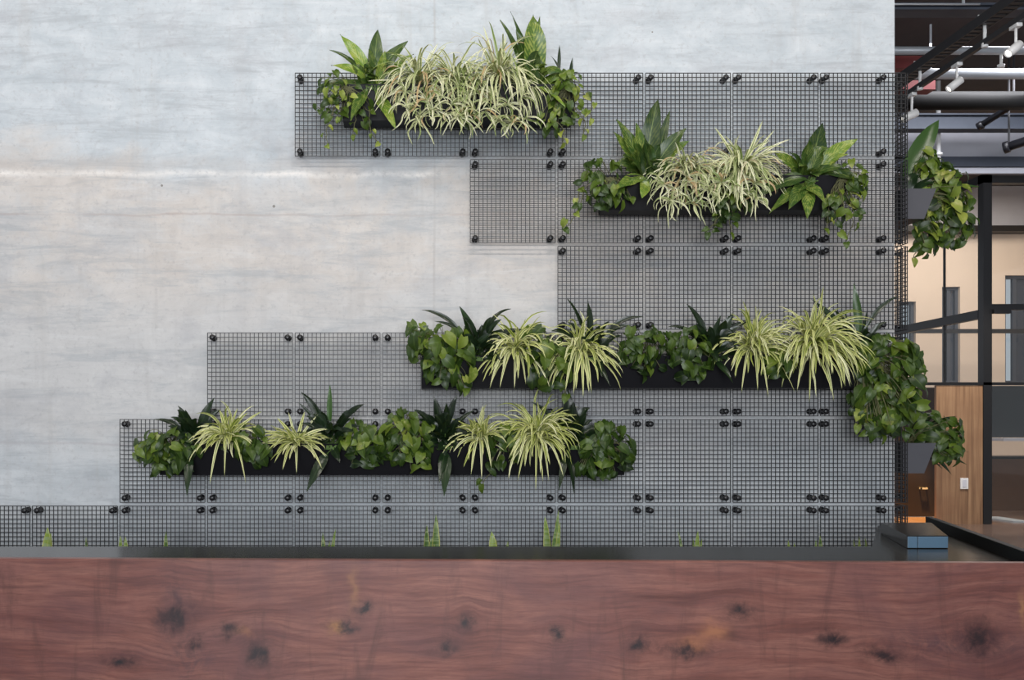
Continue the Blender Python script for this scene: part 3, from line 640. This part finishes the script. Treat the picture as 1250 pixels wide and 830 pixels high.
pothos(4, 732, 'round bushy pothos at the right end of the lowest planter', [(737, 545, 30, 32, 62), (720, 562, 16, 14, 10)], [], size=(.056, .08), tint=(.05, .6), seed=54, bulge=.12)

# --- round the corner
xb = XC + .012
leafy('broad_leaved_plant', 's2', 0, 'broad-leaved plant with one tall upright leaf, round the wall corner',
      [(1146, 146, .0, .125, .02, .85), (1172, 222, .02, .08, .05, 1.0), (1195, 228, .0, .05, .08, .8), (1165, 200, .0, .03, .05, .9)], n=4, mat='lily', prof=BROAD, width=(.06, .08), tint=(.2, .6), seed=61,
      Y=5.42, base=V((xb + .09, 5.38, ZS2 + PH_ - .03)), cat='broad-leaved plant', group='plants round the wall corner', stalk=.14, dirs=(-.8, .8))
pothos('s2', 0, 'large pothos hanging round the wall corner before the glass office', [(1147, 236, 32, 34, 74), (1160, 268, 26, 34, 54), (1126, 288, 16, 32, 40), (1128, 206, 16, 22, 16)], [[(1125, 270), (1118, 305), (1114, 318)], [(1160, 270), (1156, 295)], [(1175, 240), (1182, 262)]], size=(.055, .09), tint=(.1, .95), seed=62, Y=5.40, base=V((xb + .10, 5.40, ZS2 + PH_ - .03)))
pothos('s4', 0, 'leafy pothos low round the wall corner, before the oak panel', [(1140, 528, 28, 24, 50), (1150, 550, 22, 18, 22)], [], size=(.055, .085), tint=(.15, .75), seed=63, Y=5.36, base=V((xb + .10, 5.36, ZS4 + PH_ - .03)))
lily('s4', 0, 'dark peace lily low round the wall corner, leaning over the oak panel', [(1180, 567, .0, .04, .08, .35), (1168, 508, .0, .03, .06, .1), (1162, 580, .02, .03, .1, .1), (1150, 572, .02, .03, .08, .2), (1172, 545, .0, .05, .05, .4), (1130, 495, .0, .03, .02, .1), (1176, 530, .0, .045, .06, .9), (1182, 552, .02, .04, .07, .8), (1160, 520, .05, .045, .05, .95)], n=14, tint=(.3, 1.0), seed=64, Y=5.36, base=V((xb + .12, 5.36, ZS4 + PH_ - .03)), group='plants round the wall corner', dirs=(-.8, .8))

# ------------------------------------------------------------------ floor planter and snake plants behind the desk
fp = thing('floor_planter', 'long black floor planter against the mesh, low behind the desk', 'planter', (0, 4.9, 0))
m = MB(); x0, x1 = -2.35, 2.62
for a in ((x0, x1, 4.76, 4.77), (x0, x1, 5.04, 5.05), (x0, x0 + .01, 4.77, 5.04), (x1 - .01, x1, 4.77, 5.04)): m.box(*a, 0, .42)
m.build('box', M['planter'], fp); MB().box(x0 + .01, x1 - .01, 4.77, 5.04, 0, .38).build('soil', M['soil'], fp)
SN = [(59, [(58, 644, .055, .95), (62, 650, .03, .8)], 'broad lime tip of a snake plant behind the desk, farthest left'),
      (105, [(105, 655, .016, .1)], 'thin dark spike of a snake plant behind the desk, second from the left'),
      (150, [(147, 654, .03, .75), (153, 655, .03, .8)], 'short lime snake plant tips behind the desk, third from the left'),
      (203, [(203, 648, .024, .4)], 'single green snake plant spike behind the desk, below the lowest planter left end'),
      (402, [(394, 649, .022, .25), (410, 645, .018, .6), (403, 660, .02, .4)], 'two slim snake plant spikes behind the desk, below the upright pale leaf'),
      (527, [(521, 640, .03, .35), (532, 628, .036, .4), (527, 655, .04, .45)], 'banded snake plant behind the desk, tallest of its row'),
      (602, [(600, 648, .045, .95), (606, 658, .02, .7), (620, 660, .02, .6)], 'pointed lime snake plant tip behind the desk, right of the banded one'),
      (673, [(665, 630, .034, .7), (682, 622, .022, .55), (679, 640, .022, .5), (684, 636, .02, .8)], 'pair of tall yellow-edged snake plant blades behind the desk'),
      (847, [(827, 646, .014, .2), (852, 647, .024, .8), (846, 655, .02, .6), (857, 656, .02, .7)], 'yellow-edged snake plant tuft behind the desk, right of the tall pair'),
      (965, [(962, 658, .02, .8), (970, 661, .018, .8)], 'faint short snake plant tips behind the desk, left of the green one near the box'),
      (1000, [(1001, 652, .022, .3), (996, 659, .02, .6)], 'short dark green snake plant tip behind the desk, near the black box'),
      (1048, [(1042, 658, .018, .7), (1049, 655, .018, .8), (1056, 656, .02, .5)], 'small yellow-green snake plant tips behind the desk, beside the black box')]
for i, (u, lv, lab) in enumerate(SN):
    rnd = random.Random(i + 90); base = V((PX(u, 4.92), 4.92, .375))
    t = thing('snake_plant', lab, 'snake plant', base, 'snake plants behind the desk'); mb = MB()
    for (a, b, w, tn) in lv:
        tip = P(a, b, 4.92); b0 = base + V(((tip.x - base.x) * .6, rnd.gauss(0, .015), 0)); mid = (b0 + tip) * .5 + V((rnd.gauss(0, .01), 0, 0))
        blade(mb, bez(b0, mid, tip, 10), w * 1.25, SWORD, V((rnd.gauss(0, .3), -1, .1)), tn, fold=.3, wave=.05, rnd=rnd, cols=5)
    mb.build('foliage', M['snake'], t, True)
    MB().lathe([(.010, 0), (.028, .004), (.022, .016), (.008, .022)], base, (0, 0, 1), 8).build('crown', M['stem'], t, True)

# ------------------------------------------------------------------ table, counter and what stands on it
ct = thing('reception_desk', 'long reception desk with a knotty reddish walnut front and glossy black top', 'reception desk', (0, 3.4, 0)); ZC = .70
ZT_ = .72
aL = G(-260, 678.5, ZT_); aR = G(1520, 686.5, ZT_)
m = MB(); m.prism([(aL.x, aL.y), (aL.x, aL.y - .04), (aR.x, aR.y - .04), (aR.x, aR.y)], 2, .06, ZT_)
m.build('front_panel', M['walnut'], ct, bevel=.003)
MB().prism([(aL.x, aL.y + .03), (aL.x, aL.y + .01), (aR.x, aR.y + .01), (aR.x, aR.y + .03)], 2, 0, .60).build('plinth', M['frame'], ct)
h1 = lambda u, v: G(u, v, ZC)
p0 = h1(-260, 667); p1 = h1(1064, 667); p2 = h1(1069, 641); q = h1(1140, 637)
lA = G(1138, 643, ZC); lB = G(1250, 689, ZC); ld = (lB - lA).normalized(); lC = lA + ld * ((lA.y - 3.31) / -ld.y)
poly = [(p0.x, p0.y), (p1.x, p1.y), (p2.x, lA.y + .06), (lA.x, lA.y + .06), (lC.x, lC.y), (p0.x, 3.42)]
MB().prism(poly, 2, ZC - .03, ZC).build('countertop', M['gloss'], ct, bevel=.002)
MB().box(p0.x + .1, 1.9, 3.50, p0.y - .06, 0, ZC - .03).build('cabinet', M['planter'], ct)
nx = V((-ld.y, ld.x, 0)); nx = nx if nx.x > 0 else -nx
up_ = [(lA.x, lA.y + .06), (lA.x + nx.x * .03, lA.y + .06 + nx.y * .03), (lC.x + nx.x * .03, lC.y + nx.y * .03), (lC.x, lC.y)]
MB().prism(up_, 2, ZC - .03, ZC + .047).build('upstand', M['edge'], ct, bevel=.002)
bx = thing('low_box', 'low black box with a blue-grey front panel on the black counter', 'box', (2.2, 4.0, ZC))
a = h1(1107, 669.5); b = h1(1157, 669.5); dr = V((.235, .52, 0))
bp = [(a.x, a.y), (b.x, b.y), (b.x + dr.x, b.y + dr.y), (a.x + dr.x * .70, a.y + dr.y)]
MB().prism(bp, 2, ZC, ZC + .054).build('case', M['gloss'], bx, bevel=.002)
cx = [(b.x * s_ + a.x * (1 - s_)) for s_ in (0, .24, .26, 1)]
MB().box(cx[0] + .002, cx[1], a.y - .005, a.y, ZC + .003, ZC + .050).build('front_panel', M['slate'], bx, bevel=.001)
MB().box(cx[2], cx[3] - .002, a.y - .005, a.y, ZC + .003, ZC + .050).build('front_panel', M['slate'], bx, bevel=.001)

# ------------------------------------------------------------------ the glazed office beyond the corner
YO = 11.28
def fbox(u0, u1, v0, v1, Y, d=.06):
    return MB().box(PX(u0, Y), PX(u1, Y), Y, Y + d, PZ(v1, Y), PZ(v0, Y))
gf = thing('glazed_partition', 'black steel framed glass partition of the office beyond the wall corner', 'partition', (7.3, YO, 0))
zf0, zf1 = 0.0, PZ(212, YO)
xp0, xp1 = PX(1200.5, YO), PX(1211, YO)
MB().box(xp0, xp1, YO, YO + .11, 0, zf1).build('post', M['frame'], gf)
XE = 9.6
MB().box(xp0, XE, YO, YO + .1, PZ(223, YO), zf1).build('top_rail', M['frame'], gf)
MB().box(xp1, XE, YO, YO + .06, PZ(378, YO), PZ(371, YO)).build('middle_rail', M['frame'], gf)
MB().box(PX(1211, YO), PX(1232, YO), YO - .04, YO + .02, PZ(383, YO), PZ(378, YO)).build('pull_bar', M['frame'], gf)
MB().box(PX(1095, YO), XE, YO, YO + .06, PZ(470, YO), PZ(466.5, YO)).build('lower_rail', M['frame'], gf)
MB().box(xp1, XE, YO + .02, YO + .03, .02, PZ(223, YO)).build('front_pane', M['glass'], gf)
# receding side
YE = 15.0
MB().box(xp0, xp0 + .07, YO + .1, YE, PZ(223, YO), zf1).build('top_rail', M['frame'], gf)
MB().box(xp0, xp0 + .07, YO + .1, YE, PZ(388, YO), PZ(377, YO)).build('middle_rail', M['frame'], gf)
MB().box(xp0 + .03, xp0 + .04, YO + .1, 12.14, PZ(470, YO), PZ(223, YO)).build('side_pane', M['glass'], gf)
MB().box(xp0 + .03, xp0 + .04, 12.17, YE, PZ(470, YO), PZ(223, YO)).build('side_pane', M['glass'], gf)
MB().box(xp0 + .025, xp0 + .045, 12.14, 12.17, PZ(470, YO), PZ(223, YO)).build('glass_joint', M['frame'], gf)
MB().box(xp0 + .08, 11.15, YE - .06, YE, PZ(407, YE), PZ(402, YE)).build('rear_rail', M['frame'], gf)
# oak panel with a switch, dark door
ok = MB().box(PX(1143.5, YO), xp0 - .003, YO + .01, YO + .05, 0, PZ(470, YO) - .003).build('oak_panel', M['oak'])
tag(ok, 'knotty oak wall panel left of the black post, under the glass', 'wall panel')
sw = thing('light_switch', 'white double light switch on the oak panel', 'light switch', P(1177, 590, YO))
MB().box(PX(1172.3, YO), PX(1182, YO), YO - .004, YO + .01, PZ(597, YO), PZ(583.5, YO)).build('cover_plate', M['white'], sw, bevel=.003)
MB().box(PX(1174.5, YO), PX(1179.8, YO), YO - .009, YO - .004, PZ(594.5, YO), PZ(585.5, YO)).build('rocker', M['lilac'], sw, bevel=.002)
YD = 12.2
dr_ = thing('dark_door', 'dark door left of the oak panel, behind the low corner plants', 'door', (PX(1125, YD), YD, 0))
MB().box(PX(1085, YD), 7.19, YD, YD + .05, 0.01, PZ(473, YD)).build('leaf', M['dark'], dr_)
MB().box(PX(1122, YD), PX(1131, YD), YD - .05, YD - .03, PZ(597, YD), PZ(595, YD)).box(PX(1122, YD), PX(1123, YD), YD - .05, YD + .0, PZ(597, YD), PZ(595, YD)).box(PX(1130, YD), PX(1131, YD), YD - .05, YD + .0, PZ(597, YD), PZ(595, YD)).build('handle', M['pipe'], dr_)

# far wall of the office
YF2 = 15.6
def far(u0, u1, v0, v1): return (PX(u0, YF2), PX(u1, YF2), PZ(v1, YF2), PZ(v0, YF2))
W = [far(1097, 1118, 368, 431), far(1150, 1172, 350, 468), far(1227, 1262, 336, 468)]
xs = sorted({PX(1040, YF2), 14.0, *[w[0] for w in W], *[w[1] for w in W]})
mbw = MB(); zlo, zhi = 0, PZ(286, YF2)
for xa, xb_ in zip(xs, xs[1:]):
    hole = next((w for w in W if w[0] <= xa + 1e-6 and xb_ <= w[1] + 1e-6), None)
    if hole: mbw.box(xa, xb_, YF2, YF2 + .2, zlo, hole[2]).box(xa, xb_, YF2, YF2 + .2, hole[3], zhi)
    else: mbw.box(xa, xb_, YF2, YF2 + .2, zlo, zhi)
struct(mbw.build('wall_far', M['peach']))
for i, w in enumerate(W):
    t = bpy.data.objects.new(f'window_{i+1}', None); C.objects.link(t); t.location = ((w[0]+w[1])/2, YF2 + .1, w[2]); struct(t)
    fr = MB(); g = .05
    fr.box(w[0], w[0] + g, YF2 + .06, YF2 + .14, w[2], w[3]).box(w[1] - g, w[1], YF2 + .06, YF2 + .14, w[2], w[3]).box(w[0] + g, w[1] - g, YF2 + .06, YF2 + .14, w[2], w[2] + g).box(w[0] + g, w[1] - g, YF2 + .06, YF2 + .14, w[3] - g, w[3])
    if i: xm = w[0] + (w[1] - w[0]) * (.5 if i == 1 else .42); fr.box(xm - .03, xm + .03, YF2 + .07, YF2 + .13, w[2] + g, w[3] - g)
    fr.build('window_frame', M['beam'], t)
    if i: MB().box(xm + .03 if i == 2 else w[0] + g, w[1] - g, YF2 + .12, YF2 + .13, w[2] + g, w[3] - g).build('window_blind', M['blind'], t)  # dark panel added behind the pane so the window looks dark
    MB().box(w[0] + g, w[1] - g, YF2 + .095, YF2 + .105, w[2] + g, w[3] - g).build('window_pane', M['glass'], t)
struct(MB().box(PX(1040, YF2), 14, YF2 - .25, YF2 + .2, zhi, PZ(279, YF2)).build('trim_1', M['frame']))
struct(MB().box(PX(1040, YF2), 14, YF2, YF2 + .2, PZ(279, YF2), 5.4).build('wall_far_upper', M['soffit']))
struct(MB().box(11.2, 11.4, YO, YF2, 0, 5.4).build('wall_right', M['peach']))
# low cabinet and desk seen through the right pane
YC = 13.2
cb = thing('office_cabinet', 'brown wooden cabinet low inside the glass office', 'cabinet', (PX(1240, YC), YC, 0))
MB().box(PX(1205, YC), PX(1300, YC), YC, YC + .5, .0, PZ(560, YC)).build('body', M['brownw'], cb)
MB().box(PX(1205, YC), PX(1300, YC), YC - .02, YC + .52, PZ(560, YC), PZ(557, YC)).build('top', M['frame'], cb)
sc_ = thing('desk_screen', 'dark grey desk screen inside the glass office, above the brown cabinet', 'screen', (PX(1240, 13), 13, 0))
MB().box(PX(1211, 12.9), PX(1300, 12.9), 12.9, 12.94, PZ(534, 12.9), PZ(471, 12.9)).build('panel', M['screen'], sc_)
MB().box(PX(1205, 12.9), PX(1300, 12.9), 12.55, 12.95, PZ(538, 12.9), PZ(534.5, 12.9)).build('desk_top', M['soffit'], sc_)
for ux in (1206, 1298): MB().box(PX(ux, 12.9) - .03, PX(ux, 12.9) + .03, 12.88, 12.94, 0, PZ(538, 12.9)).build('leg', M['frame'], sc_)
vt = MB(); pv = G(1227, 635, 0)
for i in range(5): vt.box(pv.x - .11, pv.x + .11, pv.y - .3 + i * .13, pv.y - .22 + i * .13, 0, .02)
vt.box(pv.x - .12, pv.x - .10, pv.y - .3, pv.y + .3, 0, .02).box(pv.x + .10, pv.x + .12, pv.y - .3, pv.y + .3, 0, .02)
tag(vt.build('floor_grille', M['pipe']), 'pale grey floor grille inside the glass office', 'grille')

# ------------------------------------------------------------------ bulkhead, beams, pipes
YBk = 11.2
struct(MB().box(5.0, 12, YBk, YBk + .06, PZ(192, YBk), PZ(157, YBk)).build('trim_2', M['lilac']))
struct(MB().box(5.0, 12, YBk - .03, YBk + .06, PZ(204, YBk), PZ(192, YBk)).build('trim_3', M['beam']))
struct(MB().box(5.0, 12, YBk, YBk + .06, PZ(211.5, YBk), PZ(204.5, YBk)).build('trim_4', M['lilac']))
def hbar(name, v0, v1, Y, mat, label, cat, round_=False, u0=1040, u1=1290):
    z0, z1 = PZ(v1, Y), PZ(v0, Y); xa, xb_ = PX(u0, Y), PX(u1, Y)
    t = thing(name, label, cat, ((xa + xb_) / 2, Y, z0))
    if round_: MB().tube([(xa, Y, (z0+z1)/2), (xb_, Y, (z0+z1)/2)], (z1 - z0) / 2, 14).build('pipe_run' if cat == 'pipe' else 'web', M[mat], t, True)
    else:
        h = z1 - z0; MB().box(xa, xb_, Y, Y + .15, z0, z0 + .02).box(xa, xb_, Y, Y + .15, z1 - .02, z1).box(xa, xb_, Y + .04, Y + .06, z0 + .02, z1 - .02).build('web', M[mat], t)
    for uu in (u0 + 30, u1 - 20):
        MB().tube([(PX(uu, Y), Y + (.0 if round_ else .05), (z1 - .01)), (PX(uu, Y), Y + (.0 if round_ else .05), 5.4)], .012, 6).build('hanger', M['pipe'], t)
    return t
hbar('ceiling_beam', 3, 11.5, 7.4, 'beam', 'slate grey steel beam under the ceiling, nearest the viewer', 'beam')
hbar('ceiling_pipe', 4.0, 6.2, 7.2, 'pipe', 'thin pale conduit beneath the nearest slate grey ceiling beam', 'pipe', True, 1040, 1196)
hbar('ceiling_pipe', 57, 66.5, 8.2, 'pipe', 'pale grey pipe crossing the dark ceiling, upper one', 'pipe', True)
hbar('ceiling_pipe', 84, 96.5, 8.9, 'pipe', 'pale grey pipe crossing the dark ceiling, lower thicker one', 'pipe', True)
hbar('ceiling_beam', 138, 157, 10.6, 'beam', 'slate blue steel beam above the pale bulkhead', 'beam')
t = thing('ceiling_beam', 'red primed steel beam end behind the cable tray', 'beam', P(1130, 100, 9.3), None)
MB().box(PX(1075, 9.3), PX(1142, 9.3), 9.3, 9.45, PZ(109, 9.3), PZ(98, 9.3)).build('web', M['red'], t)
MB().tube([P(1085, 99, 9.37), V((P(1085, 99, 9.37).x, 9.37, 5.4))], .012, 6).build('hanger', M['pipe'], t); MB().tube([P(1136, 99, 9.37), V((P(1136, 99, 9.37).x, 9.37, 5.4))], .012, 6).build('hanger', M['pipe'], t)
t = thing('ceiling_beam', 'dull red ceiling panel between the two pale pipes', 'beam', P(1110, 75, 8.6))
MB().box(PX(1060, 8.6), PX(1126, 8.6), 8.6, 8.7, PZ(83, 8.6), PZ(68, 8.6)).build('web', M['red'], t)
MB().tube([P(1075, 69, 8.65), V((P(1075, 69, 8.65).x, 8.65, 5.4))], .012, 6).build('hanger', M['pipe'], t)
hbar('ceiling_duct', 112, 134, 9.9, 'edge', 'black round duct above the slate blue beam', 'pipe', True)
t = thing('drop_pipe', 'white vertical pipe dropping to the pale bulkhead', 'pipe', P(1145.5, 205, 10.9))
MB().tube([P(1145.5, 206, 10.9), V((P(1145.5, 206, 10.9).x, 10.9, 5.4))], .026, 12).build('pipe_run', M['white'], t, True)
MB().lathe([(.03, 0), (.045, .003), (.045, .03), (.03, .033)], P(1145.5, 190, 10.9), (0, 0, 1), 12).build('collar', M['white'], t, True)
for lab, a, b, r in (('black ceiling pipe with a flanged end, upper of the two', P(1196, 154, 10.3), P(1296, 90, 9.6), .036), ('thick black ceiling pipe ending in a round cap, lower one', P(1228, 180, 10.2), P(1296, 158, 9.8), .05)):
    t = thing('black_pipe', lab, 'pipe', a)
    MB().tube([a, b], r, 12).build('pipe_run', M['duct'], t, True)
    d = (b - a).normalized(); MB().lathe([(r * .8, -.02), (r * 1.35, -.018), (r * 1.35, .03), (r, .04)], a, d, 12).build('flange', M['duct'], t, True)
    MB().tube([b - d * .5, V((*(b - d * .5).xy, 5.4))], .012, 6).build('hanger', M['tray'], t)

# cable tray with a lighting track hung below it, both running away from the viewer
ZTY = PZ(0, 6.0); XTY = PX(1243, 6.0)
t = thing('cable_tray', 'dark perforated cable tray running away under the ceiling', 'cable tray', (XTY, 6, ZTY))
m = MB()
for sx in (-.05, .04): m.box(XTY + sx, XTY + sx + .01, 4.6, 7.6, ZTY - .02, ZTY + .05)
m.build('side_rail', M['tray'], t)
m = MB()
for i in range(50): m.box(XTY - .04, XTY + .04, 4.62 + i * .06, 4.65 + i * .06, ZTY - .018, ZTY - .008)
m.build('rungs', M['tray'], t)
for yy in (4.75, 5.2): MB().tube([(XTY - .045, yy, ZTY + .02), (XTY - .065, yy, 5.4)], .008, 6).build('hanger', M['pipe'], t)
ZTR = 1.2 + 2.72; XTR = 2.72 * 755 / 503
yr = lambda u: XTR * F / (u - U0)
t = thing('lighting_track', 'thin dark lighting track below the cable tray, carrying white spotlights', 'lighting track', (XTR, 6, ZTR))
MB().box(XTR - .016, XTR + .016, 4.6, 7.3, ZTR - .02, ZTR + .02).build('rail', M['tray'], t)
for u in (1202, 1123):
    y = yr(u); MB().tube([(XTR, y, ZTR), (XTR, y, ZTR + .19)], .011, 8).lathe([(.012, 0), (.022, .003), (.022, .03), (.012, .033)], (XTR, y, ZTR - .036), (0, 0, 1), 10).build('drop_rod', M['white'], t, True)
    MB().tube([(XTR, y, ZTR + .185), (XTY - .045, y, ZTR + .19)], .007, 6).build('drop_rod', M['white'], t, True)
def spot(u, lab, d, sc=1.0, drop=.13, rail=True):
    y = yr(u); top = V((XTR, y, ZTR - .02)); t = thing('spotlight', lab, 'spotlight', top, 'white spotlights on the track')
    MB().box(XTR - .02, XTR + .02, y - .04, y + .04, ZTR - .045, ZTR - .02).build('adapter', M['white'], t, bevel=.003)
    pv = top - V((0, 0, drop)); MB().tube([top - V((0, 0, .02)), pv], .009, 8).build('stem', M['white'], t, True)
    d = V(d).normalized(); o = pv - d * .05 * sc
    r = .034 * sc; L = .14 * sc
    hd = MB().lathe([(r * .7, 0), (r, .006), (r, L), (r * .86, L), (r * .82, L - .015)], o, d, 18).build('head', M['white'], t, True)
    MB().lathe([(r * .5, 0), (r * .8, .001), (r * .8, .003), (r * .5, .004)], o + d * (L - .014), d, 14).build('lens', M['bulb'], t, True)
spot(1240, 'largest white cylindrical spotlight on the track, nearest the viewer', (-.75, -.1, -.6), .85, .15)
spot(1168, 'white cylindrical spotlight in the middle of the track', (-.75, .1, -.6), .85, .14)
spot(1113, 'white spotlight at the far end of the track, beside the mesh corner', (-.8, .1, -.35), .95, .17)
t = thing('hanging_fixture', 'small white rod fixture under the upper pale pipe', 'fixture', P(1222, 70, 8.2))
MB().tube([P(1222, 62, 8.2), P(1222, 81, 8.2)], .012, 8).lathe([(.015, 0), (.03, .004), (.03, .03), (.015, .034)], P(1222, 83, 8.2), (0, 0, 1), 10).build('rod', M['white'], t, True)

# ------------------------------------------------------------------ light
w = bpy.data.worlds.new('World'); bpy.context.scene.world = w; w.use_nodes = True
bg = w.node_tree.nodes['Background']; bg.inputs[0].default_value = (.86, .91, 1.0, 1); bg.inputs[1].default_value = .50
def area(name, loc, rot, sx, sy, e, col):
    l = bpy.data.lights.new(name, 'AREA'); l.shape = 'RECTANGLE'; l.size = sx; l.size_y = sy; l.energy = e; l.color = col
    o = bpy.data.objects.new(name, l); C.objects.link(o); o.location = loc; o.rotation_euler = rot; return o
def aim(loc, to): return (V(to) - V(loc)).to_track_quat('-Z', 'Y').to_euler()
# fill lamp added behind the viewer as assumed daylight; no window is built
area('added_fill_light', (-.5, -5.5, 2.2), aim((-.5, -5.5, 2.2), (.3, 5, 1.6)), 6, 2.6, 640, (.93, .965, 1.0))
for x in (-2.2, .6, 3.2):
    loc = (x, 2.6, 4.9); area('assumed_ceiling_light', loc, aim(loc, (x, 4.9, 1.2)), 1.2, .2, 42, (1, .93, .85))  # unseen lamps assumed overhead to light the upper plants and wall
area('office_light', (8.6, 13.2, 5.25), (0, 0, 0), 2.5, 2.5, 190, (1, .84, .70))  # lamp assumed for the warm lighting of the office
area('hall_fill_light', (6.4, 9.2, 5.2), (0, 0, 0), 2, 1.5, 130, (.95, .95, 1))  # unseen lamp added to brighten the hall before the office
def spotlamp(name, loc, to, e, col, size, blend=.5, r=.05):
    l = bpy.data.lights.new(name, 'SPOT'); l.energy = e; l.color = col; l.spot_size = size; l.spot_blend = blend; l.shadow_soft_size = r
    o = bpy.data.objects.new(name, l); C.objects.link(o); o.location = loc; o.rotation_euler = aim(loc, to)
spotlamp('assumed_floor_spot', (6.6, 11.7, 3.2), (6.75, 11.75, 0), 2600, (1, .50, .12), .5)  # unseen lamp assumed for the orange pool of light on the floor
spotlamp('desk_fill_spot', (.55, 1.9, 4.6), (.55, 3.3, .62), 150, (1, .95, .9), .45, .9, .15)  # unseen lamp added to brighten the top of the desk front
spotlamp('oak_fill_spot', (6.7, 9.6, 4.4), (6.9, 11.3, 1.0), 420, (1, .88, .74), .8)  # extra lamp added only to brighten and warm the oak panel

# ------------------------------------------------------------------ camera
cam = bpy.data.cameras.new('Camera'); co = bpy.data.objects.new('Camera', cam); C.objects.link(co)
co.location = (0, 0, EYE); co.rotation_euler = (math.pi / 2, 0, 0)
cam.sensor_width = 36; cam.sensor_fit = 'HORIZONTAL'; cam.lens = 36 * F / 1250
cam.shift_x = (625 - U0) / 1250; cam.shift_y = (V0 - 415) / 1250; cam.clip_end = 200
S = bpy.context.scene; S.camera = co
S.view_settings.view_transform = 'Standard'; S.view_settings.look = 'None'; S.view_settings.gamma = 1; S.view_settings.use_curve_mapping = False
S.view_settings.exposure = 0.10
S.cycles.max_bounces = 8; S.cycles.transparent_max_bounces = 16
